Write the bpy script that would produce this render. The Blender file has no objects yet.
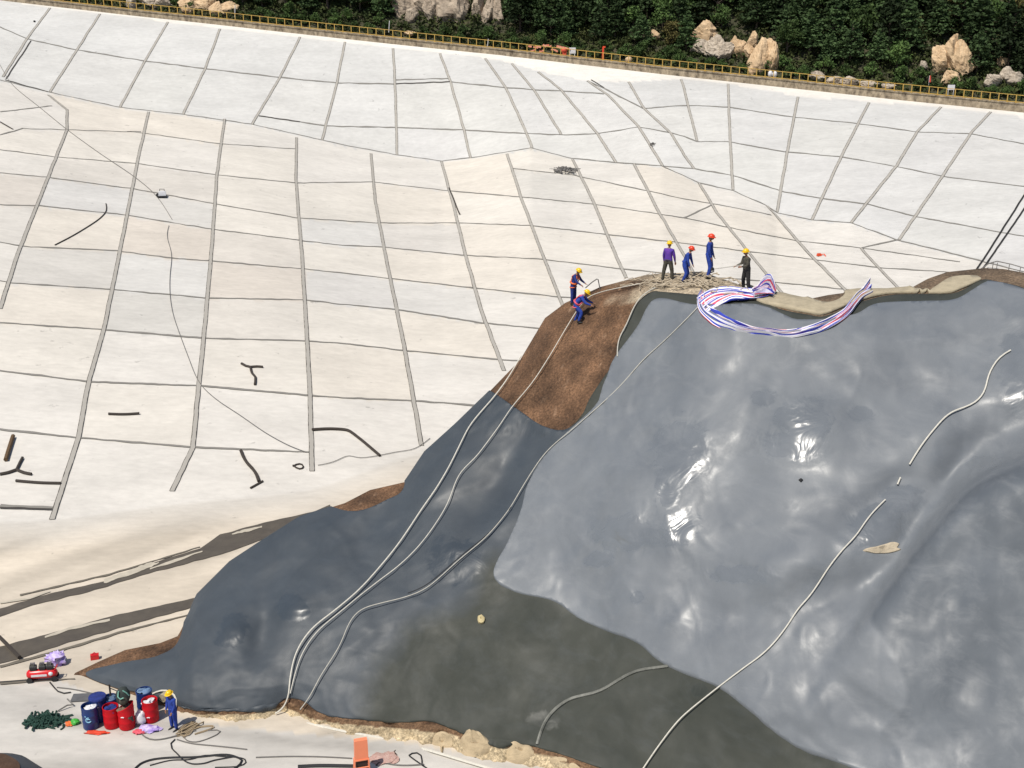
import bpy, math, random
import numpy as np
from mathutils import Vector, Matrix, noise as mn
random.seed(7)
C = bpy.context.scene.collection
# ------------------------------------------------------------------ camera, world, sun, exposure
F, PITCH, CZ = 1200.0, math.radians(18.0), 27.0
SP, CP = math.sin(PITCH), math.cos(PITCH)
cam_d = bpy.data.cameras.new('camera'); cam = bpy.data.objects.new('camera', cam_d); C.objects.link(cam)
cam.location = (0, 0, CZ); cam.rotation_euler = (math.radians(90) - PITCH, 0, 0)
cam_d.sensor_width = 36.0; cam_d.lens = 36.0 * F / 1024.0; cam_d.clip_end = 2000; cam_d.clip_start = 0.5
bpy.context.scene.camera = cam
SUN_EL, SUN_AZ = math.radians(60), math.atan2(-0.50, -0.62)      # azimuth: direction TO the sun (x,y)
sdir = Vector((math.cos(SUN_EL) * math.sin(SUN_AZ), math.cos(SUN_EL) * math.cos(SUN_AZ), math.sin(SUN_EL)))
w = bpy.data.worlds.new('World'); bpy.context.scene.world = w; w.use_nodes = True
wn = w.node_tree; bg = wn.nodes['Background']
sky = wn.nodes.new('ShaderNodeTexSky'); sky.sky_type = 'NISHITA'; sky.sun_disc = False
sky.sun_elevation = SUN_EL; sky.sun_rotation = SUN_AZ
wn.links.new(sky.outputs[0], bg.inputs[0]); bg.inputs[1].default_value = 0.085
sl = bpy.data.lights.new('sun', 'SUN'); sl.energy = 4.2; sl.angle = math.radians(0.53); sl.color = (1, 0.94, 0.845)
so = bpy.data.objects.new('sun', sl); C.objects.link(so); so.rotation_euler = sdir.to_track_quat('Z', 'Y').to_euler()
so.location = (0, 0, 80)
sc = bpy.context.scene
sc.view_settings.view_transform = 'Standard'; sc.view_settings.look = 'None'
sc.view_settings.exposure = 0.13; sc.view_settings.gamma = 1.0
sc.render.resolution_x = 1024; sc.render.resolution_y = 768

# ------------------------------------------------------------------ helpers
def ray(px, py):
    v = (384 - py) / F
    return Vector(((px - 512) / F, CP + v * SP, -SP + v * CP))
def at_depth(px, py, D): return Vector((0, 0, CZ)) + ray(px, py) * D
def zdepth(py, z): return (CZ - z) / (SP - (384 - py) / F * CP)
def itp(pts):
    xs = [p[0] for p in pts]; ys = [p[1] for p in pts]
    return lambda x: float(np.interp(x, xs, ys))
def lin(r, g, b):
    def f(c):
        c /= 255.0
        return c / 12.92 if c <= .04045 else ((c + .055) / 1.055) ** 2.4
    return (f(r), f(g), f(b))
def fbm(p, o=4):
    s = 0; a = 1; t = 0
    for i in range(o):
        s += a * mn.noise(p * (2 ** i)); t += a; a *= .5
    return s / t
def catmull(pts, step=4.0, closed=False):
    P = [Vector((p[0], p[1], 0)) for p in pts]; n = len(P); out = []
    rng = range(n if closed else n - 1)
    for i in rng:
        if closed: a, b, c, d = P[i-1], P[i], P[(i+1) % n], P[(i+2) % n]
        else: a, b, c, d = P[max(i-1, 0)], P[i], P[i+1], P[min(i+2, n-1)]
        k = max(1, int((c - b).length / step))
        for j in range(k):
            t = j / k
            q = 0.5 * ((2*b) + (c-a)*t + (2*a-5*b+4*c-d)*t*t + (3*b-a-3*c+d)*t**3)
            out.append((q.x, q.y))
    if not closed: out.append((P[-1].x, P[-1].y))
    return out
def polyl(pts, step=5.0):
    out = []
    for a, b in zip(pts[:-1], pts[1:]):
        k = max(1, int(math.hypot(b[0]-a[0], b[1]-a[1]) / step))
        for j in range(k): out.append((a[0] + (b[0]-a[0]) * j / k, a[1] + (b[1]-a[1]) * j / k))
    out.append(pts[-1]); return out
def tag(o, label=None, cat=None, group=None, kind=None):
    if label: o['label'] = label
    if cat: o['category'] = cat
    if group: o['group'] = group
    if kind: o['kind'] = kind
    return o
def empty(name, loc, rz=0.0):
    o = bpy.data.objects.new(name, None); o.location = loc; o.rotation_euler = (0, 0, rz)
    o.empty_display_size = .2; C.objects.link(o); return o

class MB:
    def __init__(s): s.v = []; s.f = []; s.m = []; s.uv = {}
    def add(s, vs, fs, mi=0):
        b = len(s.v); s.v += [tuple(x) for x in vs]
        for f in fs: s.f.append([b + i for i in f]); s.m.append(mi)
        return b
    def box(s, c, size, rz=0, mi=0, mat=None, taper=1.0):
        x, y, z = size[0]/2, size[1]/2, size[2]/2
        vs = [Vector((sx*x*(taper if sz > 0 else 1), sy*y*(taper if sz > 0 else 1), sz*z)) for sz in (-1, 1) for sy in (-1, 1) for sx in (-1, 1)]
        R = mat if mat is not None else Matrix.Rotation(rz, 3, 'Z')
        vs = [R @ v + Vector(c) for v in vs]
        s.add(vs, [(0,2,3,1), (4,5,7,6), (0,1,5,4), (2,6,7,3), (0,4,6,2), (1,3,7,5)], mi)
    def tube(s, pts, r, n=6, mi=0, cap=True, closed=False):
        pts = [Vector(p) for p in pts]; N = len(pts)
        rr = r if isinstance(r, (list, tuple)) else [r] * N
        b = len(s.v); up = Vector((0, 0, 1)); last = None
        for i, p in enumerate(pts):
            if closed: t = pts[(i+1) % N] - pts[i-1]
            else: t = pts[min(i+1, N-1)] - pts[max(i-1, 0)]
            if t.length < 1e-9: t = Vector((1, 0, 0))
            t.normalize()
            a = t.cross(up)
            if a.length < .05: a = t.cross(Vector((1, 0, 0)))
            a.normalize()
            if last is not None and a.dot(last) < 0: a = -a
            last = a.copy(); c = t.cross(a)
            for k in range(n):
                q = 2 * math.pi * k / n
                s.v.append(tuple(p + (a * math.cos(q) + c * math.sin(q)) * rr[i]))
        for i in range(N if closed else N - 1):
            for k in range(n):
                j = (i + 1) % N
                s.f.append([b+i*n+k, b+i*n+(k+1) % n, b+j*n+(k+1) % n, b+j*n+k]); s.m.append(mi)
        if cap and not closed:
            s.f.append([b+k for k in range(n)][::-1]); s.f.append([b+(N-1)*n+k for k in range(n)]); s.m += [mi, mi]
    def lathe(s, prof, n=24, mi=0, M=None, jit=None):
        b = len(s.v)
        for (r, z) in prof:
            for k in range(n):
                q = 2*math.pi*k/n
                v = Vector((r*math.cos(q), r*math.sin(q), z))
                if jit: v = jit(v)
                if M is not None: v = M @ v
                s.v.append(tuple(v))
        for i in range(len(prof)-1):
            for k in range(n):
                s.f.append([b+i*n+k, b+i*n+(k+1) % n, b+(i+1)*n+(k+1) % n, b+(i+1)*n+k]); s.m.append(mi)
    def ell(s, c, r, n=10, m=7, mi=0, R=None, fn=None):
        b = len(s.v)
        for i in range(m+1):
            th = math.pi * i / m
            for k in range(n):
                q = 2*math.pi*k/n
                v = Vector((math.sin(th)*math.cos(q), math.sin(th)*math.sin(q), math.cos(th)))
                if fn: v = v * fn(v)
                v = Vector((v.x*r[0], v.y*r[1], v.z*r[2]))
                if R is not None: v = R @ v
                s.v.append(tuple(v + Vector(c)))
        for i in range(m):
            for k in range(n):
                s.f.append([b+i*n+k, b+(i+1)*n+k, b+(i+1)*n+(k+1) % n, b+i*n+(k+1) % n]); s.m.append(mi)
    def build(s, name, mats, parent=None, smooth=True, loc=None):
        me = bpy.data.meshes.new(name)
        off = Vector(loc) if loc is not None else Vector((0, 0, 0))
        me.from_pydata([tuple(Vector(v) - off) for v in s.v] if loc is not None else s.v, [], s.f)
        if not isinstance(mats, (list, tuple)): mats = [mats]
        for m in mats: me.materials.append(m)
        me.polygons.foreach_set('material_index', s.m)
        me.polygons.foreach_set('use_smooth', [smooth] * len(s.f))
        me.update()
        if smooth:
            try: me.set_sharp_from_angle(angle=math.radians(42))
            except Exception: pass
        o = bpy.data.objects.new(name, me); C.objects.link(o)
        if loc is not None: o.location = off
        if parent is not None: o.parent = parent
        return o

# ------------------------------------------------------------------ materials
def mat(name, col, rough=.8, col2=None, scale=3.0, amt=.5, bump=0.0, bscale=None, metal=0, spec=.5, detail=6, stretch=None, rand=0.0, coat=0):
    m = bpy.data.materials.new(name); m.use_nodes = True; nt = m.node_tree; N = nt.nodes; L = nt.links
    b = N['Principled BSDF']; b.inputs['Roughness'].default_value = rough; b.inputs['Metallic'].default_value = metal
    b.inputs['Specular IOR Level'].default_value = spec
    if coat: b.inputs['Coat Weight'].default_value = coat; b.inputs['Coat Roughness'].default_value = .15
    tc = N.new('ShaderNodeTexCoord'); mp = N.new('ShaderNodeMapping'); L.new(tc.outputs['Object'], mp.inputs[0])
    if stretch: mp.inputs['Scale'].default_value = stretch
    nz = N.new('ShaderNodeTexNoise'); nz.inputs['Scale'].default_value = scale; nz.inputs['Detail'].default_value = detail
    nz.inputs['Roughness'].default_value = .62
    L.new(mp.outputs[0], nz.inputs['Vector'])
    rp = N.new('ShaderNodeValToRGB'); rp.color_ramp.elements[0].position = .5 - .22 * 1; rp.color_ramp.elements[1].position = .5 + .22
    c2 = col2 if col2 else tuple(c * (1 - amt * .6) for c in col)
    rp.color_ramp.elements[0].color = (*c2, 1); rp.color_ramp.elements[1].color = (*col, 1)
    L.new(nz.outputs[0], rp.inputs[0]); out = rp.outputs[0]
    if rand:
        oi = N.new('ShaderNodeObjectInfo'); hs = N.new('ShaderNodeHueSaturation'); mr = N.new('ShaderNodeMapRange')
        mr.inputs[3].default_value = 1 - rand; mr.inputs[4].default_value = 1 + rand
        L.new(oi.outputs['Random'], mr.inputs[0]); L.new(mr.outputs[0], hs.inputs['Value'])
        L.new(out, hs.inputs['Color']); out = hs.outputs[0]
    L.new(out, b.inputs['Base Color'])
    if bump:
        n2 = N.new('ShaderNodeTexNoise'); n2.inputs['Scale'].default_value = bscale or scale * 4; n2.inputs['Detail'].default_value = 5
        L.new(tc.outputs['Object'], n2.inputs['Vector'])
        bp = N.new('ShaderNodeBump'); bp.inputs['Strength'].default_value = 1; bp.inputs['Distance'].default_value = bump
        L.new(n2.outputs[0], bp.inputs['Height']); L.new(bp.outputs[0], b.inputs['Normal'])
    return m
def attr_mat(name, attr='tint', rough=.85, mott=.12, scale=.5, stretch=(1, 1, 1), bump=.004, bscale=6, spec=.3, fine=.08, flecks=False):
    m = bpy.data.materials.new(name); m.use_nodes = True; nt = m.node_tree; N = nt.nodes; L = nt.links
    b = N['Principled BSDF']; b.inputs['Roughness'].default_value = rough; b.inputs['Specular IOR Level'].default_value = spec
    at = N.new('ShaderNodeAttribute'); at.attribute_name = attr
    tc = N.new('ShaderNodeTexCoord'); mp = N.new('ShaderNodeMapping'); mp.inputs['Scale'].default_value = stretch
    L.new(tc.outputs['Object'], mp.inputs[0])
    def layer(sc_, lo, hi, prev, det=6, vec=mp.outputs[0], p0=.35, p1=.65):
        nz = N.new('ShaderNodeTexNoise'); nz.inputs['Scale'].default_value = sc_; nz.inputs['Detail'].default_value = det
        nz.inputs['Roughness'].default_value = .65
        L.new(vec, nz.inputs['Vector'])
        mr = N.new('ShaderNodeMapRange'); mr.inputs[1].default_value = p0; mr.inputs[2].default_value = p1
        mr.inputs[3].default_value = lo; mr.inputs[4].default_value = hi
        L.new(nz.outputs[0], mr.inputs[0])
        mx = N.new('ShaderNodeMix'); mx.data_type = 'RGBA'; mx.blend_type = 'MULTIPLY'; mx.inputs[0].default_value = 1
        L.new(prev, mx.inputs[6]); L.new(mr.outputs[0], mx.inputs[7]); return mx.outputs[2]
    c = layer(scale, 1 - mott, 1 + mott * .3, at.outputs['Color'])
    c = layer(scale * 9, 1 - fine, 1 + fine * .4, c, 8)
    c = layer(scale * 5, .72, 1.0, c, 3, tc.outputs['Object'], .26, .33)     # scattered small stains
    if flecks: c = layer(11, .7, 1.5, c, 6, tc.outputs['Object'], .40, .66)
    L.new(c, b.inputs['Base Color'])
    n2 = N.new('ShaderNodeTexNoise'); n2.inputs['Scale'].default_value = bscale; n2.inputs['Detail'].default_value = 6
    L.new(tc.outputs['Object'], n2.inputs['Vector'])
    bp = N.new('ShaderNodeBump'); bp.inputs['Strength'].default_value = 1; bp.inputs['Distance'].default_value = bump
    L.new(n2.outputs[0], bp.inputs['Height']); L.new(bp.outputs[0], b.inputs['Normal'])
    return m
M = {}
M['white_paint'] = mat('white_paint', (.72, .72, .70), .5, scale=8, amt=.2)
M['rope'] = mat('rope', (.66, .63, .55), .8, scale=12, amt=.4)
M['rope_thin'] = mat('rope_thin', (.50, .48, .42), .8, scale=12, amt=.4)
M['black'] = mat('black_rubber', (.02, .02, .022), .6, scale=8)
M['darkwood'] = mat('dark_wet_wood', (.045, .035, .028), .8, scale=20, amt=.5)
M['yellow'] = mat('yellow_paint', (.62, .40, .07), .5, scale=2, col2=(.40, .27, .09))
M['hat_yellow'] = mat('hat_yellow', (.80, .50, .01), .3, scale=5, amt=.1)
M['hat_red'] = mat('hat_red', (.72, .06, .02), .3, scale=5, amt=.1)
M['blue_cloth'] = mat('blue_cloth', (.018, .060, .36), .85, scale=7, col2=(.010, .028, .19), bump=.03, bscale=9)
M['navy'] = mat('navy_cloth', (.016, .035, .22), .85, scale=7, amt=.9, bump=.03, bscale=9)
M['purple'] = mat('purple_cloth', (.14, .035, .30), .85, scale=6, col2=(.05, .03, .28))
M['camo'] = mat('camo_cloth', (.10, .09, .065), .9, scale=9, col2=(.025, .024, .02))
M['darkcloth'] = mat('dark_cloth', (.02, .019, .018), .9, scale=9)
M['skin'] = mat('skin', (.30, .15, .09), .6, scale=8, amt=.2)
M['boot'] = mat('boot_black', (.015, .014, .014), .6, scale=8)
M['orange'] = mat('orange_fabric', (.80, .17, .04), .7, scale=8, amt=.3)
M['pink'] = mat('pink_fabric', (.70, .10, .14), .7, scale=8, amt=.3)
M['blue_drum'] = mat('blue_plastic', (.008, .035, .17), .4, scale=4, amt=.4)
M['red_drum'] = mat('red_plastic', (.56, .006, .014), .55, scale=4, amt=.35, spec=.25)
M['red'] = mat('red_enamel', (.60, .015, .02), .3, scale=5, amt=.2)
M['white_plastic'] = mat('white_plastic', (.72, .72, .74), .5, scale=9, amt=.3)
M['lightblue'] = mat('light_blue_print', (.30, .60, .80), .5)
M['steel'] = mat('grey_steel', (.35, .34, .32), .4, metal=.7, scale=9)
M['green_cord'] = mat('green_cord', (.010, .05, .034), .8, scale=9, amt=.6)
M['green'] = mat('green_plastic', (.06, .42, .05), .5)
M['salmon'] = mat('salmon_plastic', (.86, .26, .13), .5, scale=4, amt=.12)
M['canvas'] = mat('beige_canvas', (.42, .36, .25), .9, scale=3, amt=.5, bump=.02, bscale=7)
M['tan_hose'] = mat('tan_hose', (.38, .29, .18), .7, scale=9)
M['grey_hose'] = mat('grey_hose', (.16, .15, .14), .6, scale=9)
M['soil'] = mat('brown_soil', (.11, .062, .036), .95, scale=1.2, col2=(.055, .03, .018), bump=.06, bscale=4)
M['trunk'] = mat('bark', (.08, .06, .045), .9, scale=6)
M['grey_mat'] = mat('grey_pad', (.12, .12, .125), .8, scale=5)
M['violet'] = mat('violet_bag', (.24, .13, .55), .6, scale=5.5, col2=(.66, .60, .72), detail=2)
# ------------------------------------------------------------------ the basin: real surface in world space
fence_y = itp([(-500,-68),(0,-5),(128,9.5),(200,17),(273,25),(347,33),(500,49),(660,67),(800,81.5),(900,92),(1024,104),(1500,140)])
rimD = itp([(-500,172),(0,166),(512,157),(1024,144),(1500,130)])
def band(px): return float(np.interp(px, [0, 500, 700, 1024], [4.5, 5, 6.5, 8]))
def rim_y(px): return fence_y(px) + band(px)
crease_y = itp([(-500,-20),(0,80),(48,92),(120,107.5),(184,114.5),(252,124.5),(322,140),(397,155),(442,161),(471,158),(531,148),(572,158.6),(616,163),(662,167),(684,176),(699,183),(734,191),(767,206),(777,213),(812,220),(851,223),(897,240),(961,256),(1024,270),(1500,380)])
creaseD = itp([(-500,150),(0,148),(400,146),(560,140),(700,130),(800,122),(900,116),(1024,106),(1500,90)])
toe_y = itp([(-500,555),(0,521),(52,519),(172,503),(310,490),(421,450),(520,425),(1024,405),(1500,400)])
def sm_fn(fn, sg):
    gx = np.arange(-560, 1620, 4.0); ys = np.array([fn(x) for x in gx]); out = np.array([(np.exp(-.5*((gx-x)/sg)**2)*ys).sum()/np.exp(-.5*((gx-x)/sg)**2).sum() for x in gx])
    return lambda x: float(np.interp(x, gx, out))
_ivc = sm_fn(lambda x: 1/creaseD(x), 40); _crs = sm_fn(crease_y, 12); toe_y = sm_fn(toe_y, 14)
def basin_rows(px):
    r, c, t = rim_y(px), crease_y(px), toe_y(px)
    return [(r, 1/rimD(px)), (c, _ivc(px) + (c - _crs(px))*(_ivc(px) - 1/rimD(px))/(c - r)*.6), (t, 1/zdepth(t, 0)), (900, 1/zdepth(900, 0)), (1700, 1/zdepth(1700, 0))]
def basin_D(px, py):
    rows = basin_rows(px)
    return 1.0 / float(np.interp(py, [r[0] for r in rows], [r[1] for r in rows]))
def basin_pt(px, py): return at_depth(px, py, basin_D(px, py))

LONG = [
 [(50,8),(27,39)],[(27,39),(3,77)],[(100,14),(77,50),(50,92)],[(168,22),(145,61),(120,107.5)],[(220,29),(205,69),(183,114.5)],
 [(300,37),(280,77.5),(252,124.5)],[(345,42),(337,83),(322,140)],[(393,48.5),(395,82),(397,155)],[(440,53.5),(450.5,82),(464,130),(470.6,158)],
 [(485,58.5),(505.7,87.5),(526,132),(532,148)],[(511.7,63.5),(534,90),(561,134.6)],[(538,72),(561,90),(597.5,134),(616,162.6)],
 [(587.5,81),(607.5,95),(639,127),(662.6,166)],[(628.6,82),(644,108.5),(671,133.6),(684,155),(694,169)],[(681,79.5),(684,89),(697,141)],
 [(728,84),(730,140),(733,190)],[(798,97),(787,153),(777,212)],[(869,102.7),(841,157),(812,220)],[(941,107),(917,132),(897,165),(851,223)],
 [(990.7,112),(971,133),(942,177),(899,240)],
 [(48,95),(67,110),(67,130),(55,160),(17,256),(0,309)],[(148.6,112),(137,164),(119,256),(103.5,331),(88.5,383),(78.5,438),(52,520)],
 [(224.5,119),(217,174),(211,256),(204,336),(199,383),(193,448),(172,491.5)],[(296.6,137.6),(295.6,180),(302,256),(307,339.5),(310,396),(312,471.5)],
 [(371,153.6),(375,200),(385.5,256),(404,346),(414,403),(421.5,446)],[(441.5,161.6),(454,207),(465.6,256),(482,313),(504,371)],
 [(507,154),(522,200),(543,256),(564,309.5)],[(572.5,159.6),(592.5,200),(616,256),(626,278)],[(634,164),(657.6,210),(679,247),(700,285)],
 [(699,183),(717,213),(749,253),(784,296)],[(767,206),(811,256),(847,292)],[(861,248),(867,256),(899,289)],
 [(1030,186),(986,256),(975,272)]]
TRANS = [
 [(0,27),(27,39),(77,50),(145,61),(207,69),(280,77.5),(337,83),(395,84),(450.5,82),(505.7,87.5),(535.7,90),(561,91),(604,94)],
 [(587,81),(604,88.5),(643,108.5),(684,105.5),(727,107),(792,117),(857,123.5),(917,132),(971,134),(1024,144),(1100,158)],
 [(0,80),(48,92),(120,107.5),(184,114.5),(252,124.5),(322,140),(342,144.8),(397,155),(442,161),(471,158),(531,148),(572,158.6),(616,162.6),(662.6,166),(694,169),(731,175),(784,192),(824,199),(866,204),(917,217),(999,232),(1100,250)],
 [(259,116),(326,126),(342,126.5),(395,127.5),(462,130),(495.6,132),(527,133.6),(561,135),(597,134),(639,127),(671,133),(684,136.5),(697,141.7),(727,141.7),(784,151.7),(841,157),(897,166.7),(944,176.7),(1024,186.7),(1100,198)],
 [(662,166),(684,176),(699,183),(734,191),(767,206),(777,213),(812,220),(851,223),(897,240),(961,256),(1024,272)],
 [(684,218),(714,204)],[(897,240),(861,248)],
 [(0,112),(52,106)],[(0,135),(23,128.6),(67,130),(130,132),(147,133.6),(217,143.6),(296,149)],[(0,122),(13,129.6)],
 [(0,149.6),(55,157),(137,163.7),(217,175),(296,183),(372,182),(449,191),(521,197),(591,204),(658,214),(684,218),(740,230),(797,241),(861,248),(960,262)],
 [(512,168.6),(572,175),(643,190),(684,199),(714,204),(771,215)],
 [(0,173),(45,177),(134,189),(215,204),(297,218),(342,220.8),(377,223),(457,223),(529,225.5),(601,234),(673,242),(720,248),(800,258),(880,268),(960,273)],
 [(0,205),(40,206),(125,215),(214,229.5),(300.6,240.5),(342,245.5),(382,247),(465,255.5),(539,259),(619,268.7),(680,275),(760,281),(850,290)],
 [(0,242),(23,246.5),(117,251),(167,257.7),(210,261),(302,269),(342,273),(392,279),(474,288),(557,297),(600,300)],
 [(0,281),(10,283),(110,289.4),(205,298),(304,300),(342,304.5),(395.5,309.5),(482,323),(542,329)],
 [(0,323),(100,329.5),(204,338.5),(307,341),(342,343.5),(402,350.5),(496,359.5),(520,361)],
 [(0,371),(90,382),(199,386),(309,395.6),(342,398),(414,401),(480,406)],
 [(0,429.7),(78.5,438),(193,447.4),(309,452.4)],[(0,506),(55,508)],[(396,80),(450,78.5)]]

# the pattern goes on beyond the left edge of the picture
for pl in TRANS:
    if pl[0][0] == 0 and len(pl) > 2 and pl[0][1] > 20:
        sl_ = max(-.15, min(.25, (pl[1][1]-pl[0][1])/max(8, pl[1][0]-pl[0][0]))); pl.insert(0, (-190, pl[0][1] - 190*sl_*.7))
LONG[:0] = [[(-40,150),(-75,256),(-110,400),(-140,512)], [(-100,140),(-135,256),(-190,400)], [(-20,4),(-48,40),(-80,78)], [(-75,-2),(-120,60)]]
# panels = the areas the joints enclose; each has its own slightly different concrete
W2, H2 = 512, 262
line = np.zeros((H2, W2), bool)
def draw(pl, r=0):
    for (x, y) in polyl(pl, .6):
        i, j = int(round(y/2)), int(round(x/2))
        for a in range(-r, r+1):
            for b_ in range(-r, r+1):
                if 0 <= i+a < H2 and 0 <= j+b_ < W2: line[i+a, j+b_] = True
for pl in LONG + TRANS: draw(pl, 0)
# close the 8-connected gaps
l2 = line.copy(); l2[:, 1:] |= line[:, :-1] & False
lab = np.full((H2, W2), -1, int); nl = 0
for i0 in range(H2):
    for j0 in range(W2):
        if line[i0, j0] or lab[i0, j0] >= 0: continue
        st = [(i0, j0)]; lab[i0, j0] = nl
        while st:
            i, j = st.pop()
            for a, b_ in ((1,0),(-1,0),(0,1),(0,-1)):
                ii, jj = i+a, j+b_
                if 0 <= ii < H2 and 0 <= jj < W2 and lab[ii, jj] < 0 and not line[ii, jj]:
                    lab[ii, jj] = nl; st.append((ii, jj))
        nl += 1
for it in range(3):
    for a, b_ in ((1,0),(-1,0),(0,1),(0,-1)):
        sh = np.roll(np.roll(lab, a, 0), b_, 1); mk = (lab < 0) & (sh >= 0); lab[mk] = sh[mk]
rnd = random.Random(21)
base_up = (.545, .538, .515); base_lo = (.63, .595, .535)
cents = {}
for k in range(nl):
    ii, jj = np.nonzero(lab == k)
    cents[k] = (jj.mean()*2, ii.mean()*2) if len(ii) else (0, 0)
tints = {}
for k, (cx, cy) in cents.items():
    up = cy < crease_y(cx)
    b_ = base_up if up else base_lo
    r_ = rnd.random(); g = rnd.uniform(.94, 1.05)
    if up: t = (g, g*rnd.uniform(.995, 1.005), g*rnd.uniform(.97, 1.04))
    elif r_ < .18: t = (g*.95, g*.975, g*1.03)
    elif r_ < .42: t = (g*1.0, g*.955, g*.90)
    else: t = (g, g*.995, g*.985)
    tints[k] = tuple(b_[c]*(.62 + .38*t[c]) for c in range(3))
def settint(px, py, col):
    k = lab[int(py/2), int(px/2)]; b0_ = base_up if cents[k][1] < crease_y(cents[k][0]) else base_lo; tints[k] = tuple(.55*b0_[c] + .45*col[c] for c in range(3))
for p, c in {(170,240):(.52,.45,.38),(170,275):(.52,.53,.53),(150,315):(.42,.42,.405),(255,250):(.53,.49,.44),(255,284):(.52,.455,.39),
             (255,320):(.555,.52,.47),(60,270):(.47,.46,.44),(100,175):(.50,.47,.43),(90,195):(.50,.51,.52),(180,180):(.51,.48,.44),
             (170,212):(.48,.48,.47),(440,240):(.50,.48,.455),(345,235):(.52,.53,.53),(245,290):(.52,.455,.39),(20,190):(.51,.46,.41),
             (345,290):(.50,.50,.50),(430,300):(.53,.53,.52),(260,60):(.53,.53,.52),(590,200):(.50,.49,.46),(20,230):(.53,.51,.48)}.items(): settint(p[0], p[1], c)
def basin_tint(px, py, k, n3):
    if py > toe_y(px) or px < 0 or px > 1023:
        if px < 0 or px > 1023: return base_lo if py > crease_y(px) else base_up
        # sandy floor: pale bands running up to the right, greyer near floor
        s = py + (px * .36)
        f = fbm(Vector((px*.004, s*.045, 3.1)), 4)
        c = np.array((.56, .495, .405)) * (1 + .50*f)
        if py > np.interp(px, [0, 60, 140, 240, 400, 600], [684, 680, 712, 728, 742, 775]):
            f2 = fbm(Vector((px*.006, (py - px*.1)*.05, 9.0)), 4)
            c = np.array((.50, .475, .435)) * (1 + .6*f2)
        elif py < toe_y(px) + 34:
            m_ = (toe_y(px) + 34 - py)/34; c = c*(1-m_) + np.array((.57, .54, .49))*m_
        return tuple(c)
    if k == 0:
        Tl = float(np.interp(px, [0,50,100,168,220,300,345,393,440,485,512,538,587,628,681,728,798,869,941,990,1024],[0,8,13.5,22,28.5,37,42,48,53,58,63,71,81,82,79,84,96,102,107,112,118]))
        if py < Tl: return (.68, .65, .60)
    i, j = min(H2-1, max(0, int(round(py/2)))), min(W2-1, max(0, int(round(px/2))))
    return tints.get(int(lab[i, j]), base_lo)

cols = [-500+40*i for i in range(12)] + [-20, -10] + [i*2.5 for i in range(0, 411)] + [1035, 1050] + [1070+43*i for i in range(11)]
segs = [56, 150, 110, 8]
verts = []; tint = []
nr = sum(segs) + 1
for px in cols:
    rows = basin_rows(px)
    for s_, (a, b_) in enumerate(zip(rows[:-1], rows[1:])):
        n = segs[s_]
        for q in range(n + (1 if s_ == 3 else 0)):
            t = q / n; py = a[0] + (b_[0]-a[0])*t; D = 1/(a[1] + (b_[1]-a[1])*t)
            verts.append(tuple(at_depth(px, py, D))); tint.append((*basin_tint(px, py, s_ if s_ == 0 else 1, 0), 1))
faces = [(i*nr+j, i*nr+j+1, (i+1)*nr+j+1, (i+1)*nr+j) for i in range(len(cols)-1) for j in range(nr-1)]
me = bpy.data.meshes.new('basin_lining'); me.from_pydata(verts, [], faces)
ca = me.color_attributes.new('tint', 'FLOAT_COLOR', 'POINT'); ca.data.foreach_set('color', np.array(tint, np.float32).ravel())
me.polygons.foreach_set('use_smooth', [True]*len(faces)); me.materials.append(attr_mat('concrete', mott=.11, scale=.22, fine=.08, stretch=(.6, 1.3, 1), bump=.01, bscale=3))
me.update(); bas = bpy.data.objects.new('ground_slope', me); C.objects.link(bas); tag(bas, kind='structure')

# joint strips
def joint_mat(name, mid, edge, thin=False):
    m = bpy.data.materials.new(name); m.use_nodes = True; N = m.node_tree.nodes; L = m.node_tree.links; b = N['Principled BSDF']
    b.inputs['Roughness'].default_value = .9; b.inputs['Specular IOR Level'].default_value = .1
    at = N.new('ShaderNodeAttribute'); at.attribute_name = 'across'
    tc = N.new('ShaderNodeTexCoord'); nz = N.new('ShaderNodeTexNoise'); nz.inputs['Scale'].default_value = 1.6; nz.inputs['Detail'].default_value = 6
    L.new(tc.outputs['Object'], nz.inputs['Vector'])
    ad = N.new('ShaderNodeMath'); ad.operation = 'MULTIPLY_ADD'; ad.inputs[1].default_value = 1.5; ad.inputs[2].default_value = -.75
    L.new(nz.outputs[0], ad.inputs[0])
    sm = N.new('ShaderNodeMath'); sm.operation = 'ADD'; L.new(at.outputs['Fac'], sm.inputs[0]); L.new(ad.outputs[0], sm.inputs[1])
    rp = N.new('ShaderNodeValToRGB'); rp.color_ramp.elements[0].position = .45; rp.color_ramp.elements[1].position = .75
    rp.color_ramp.elements[0].color = (*mid, 1); rp.color_ramp.elements[1].color = (*edge, 1)
    L.new(sm.outputs[0], rp.inputs[0]); L.new(rp.outputs[0], b.inputs['Base Color'])
    return m
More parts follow.
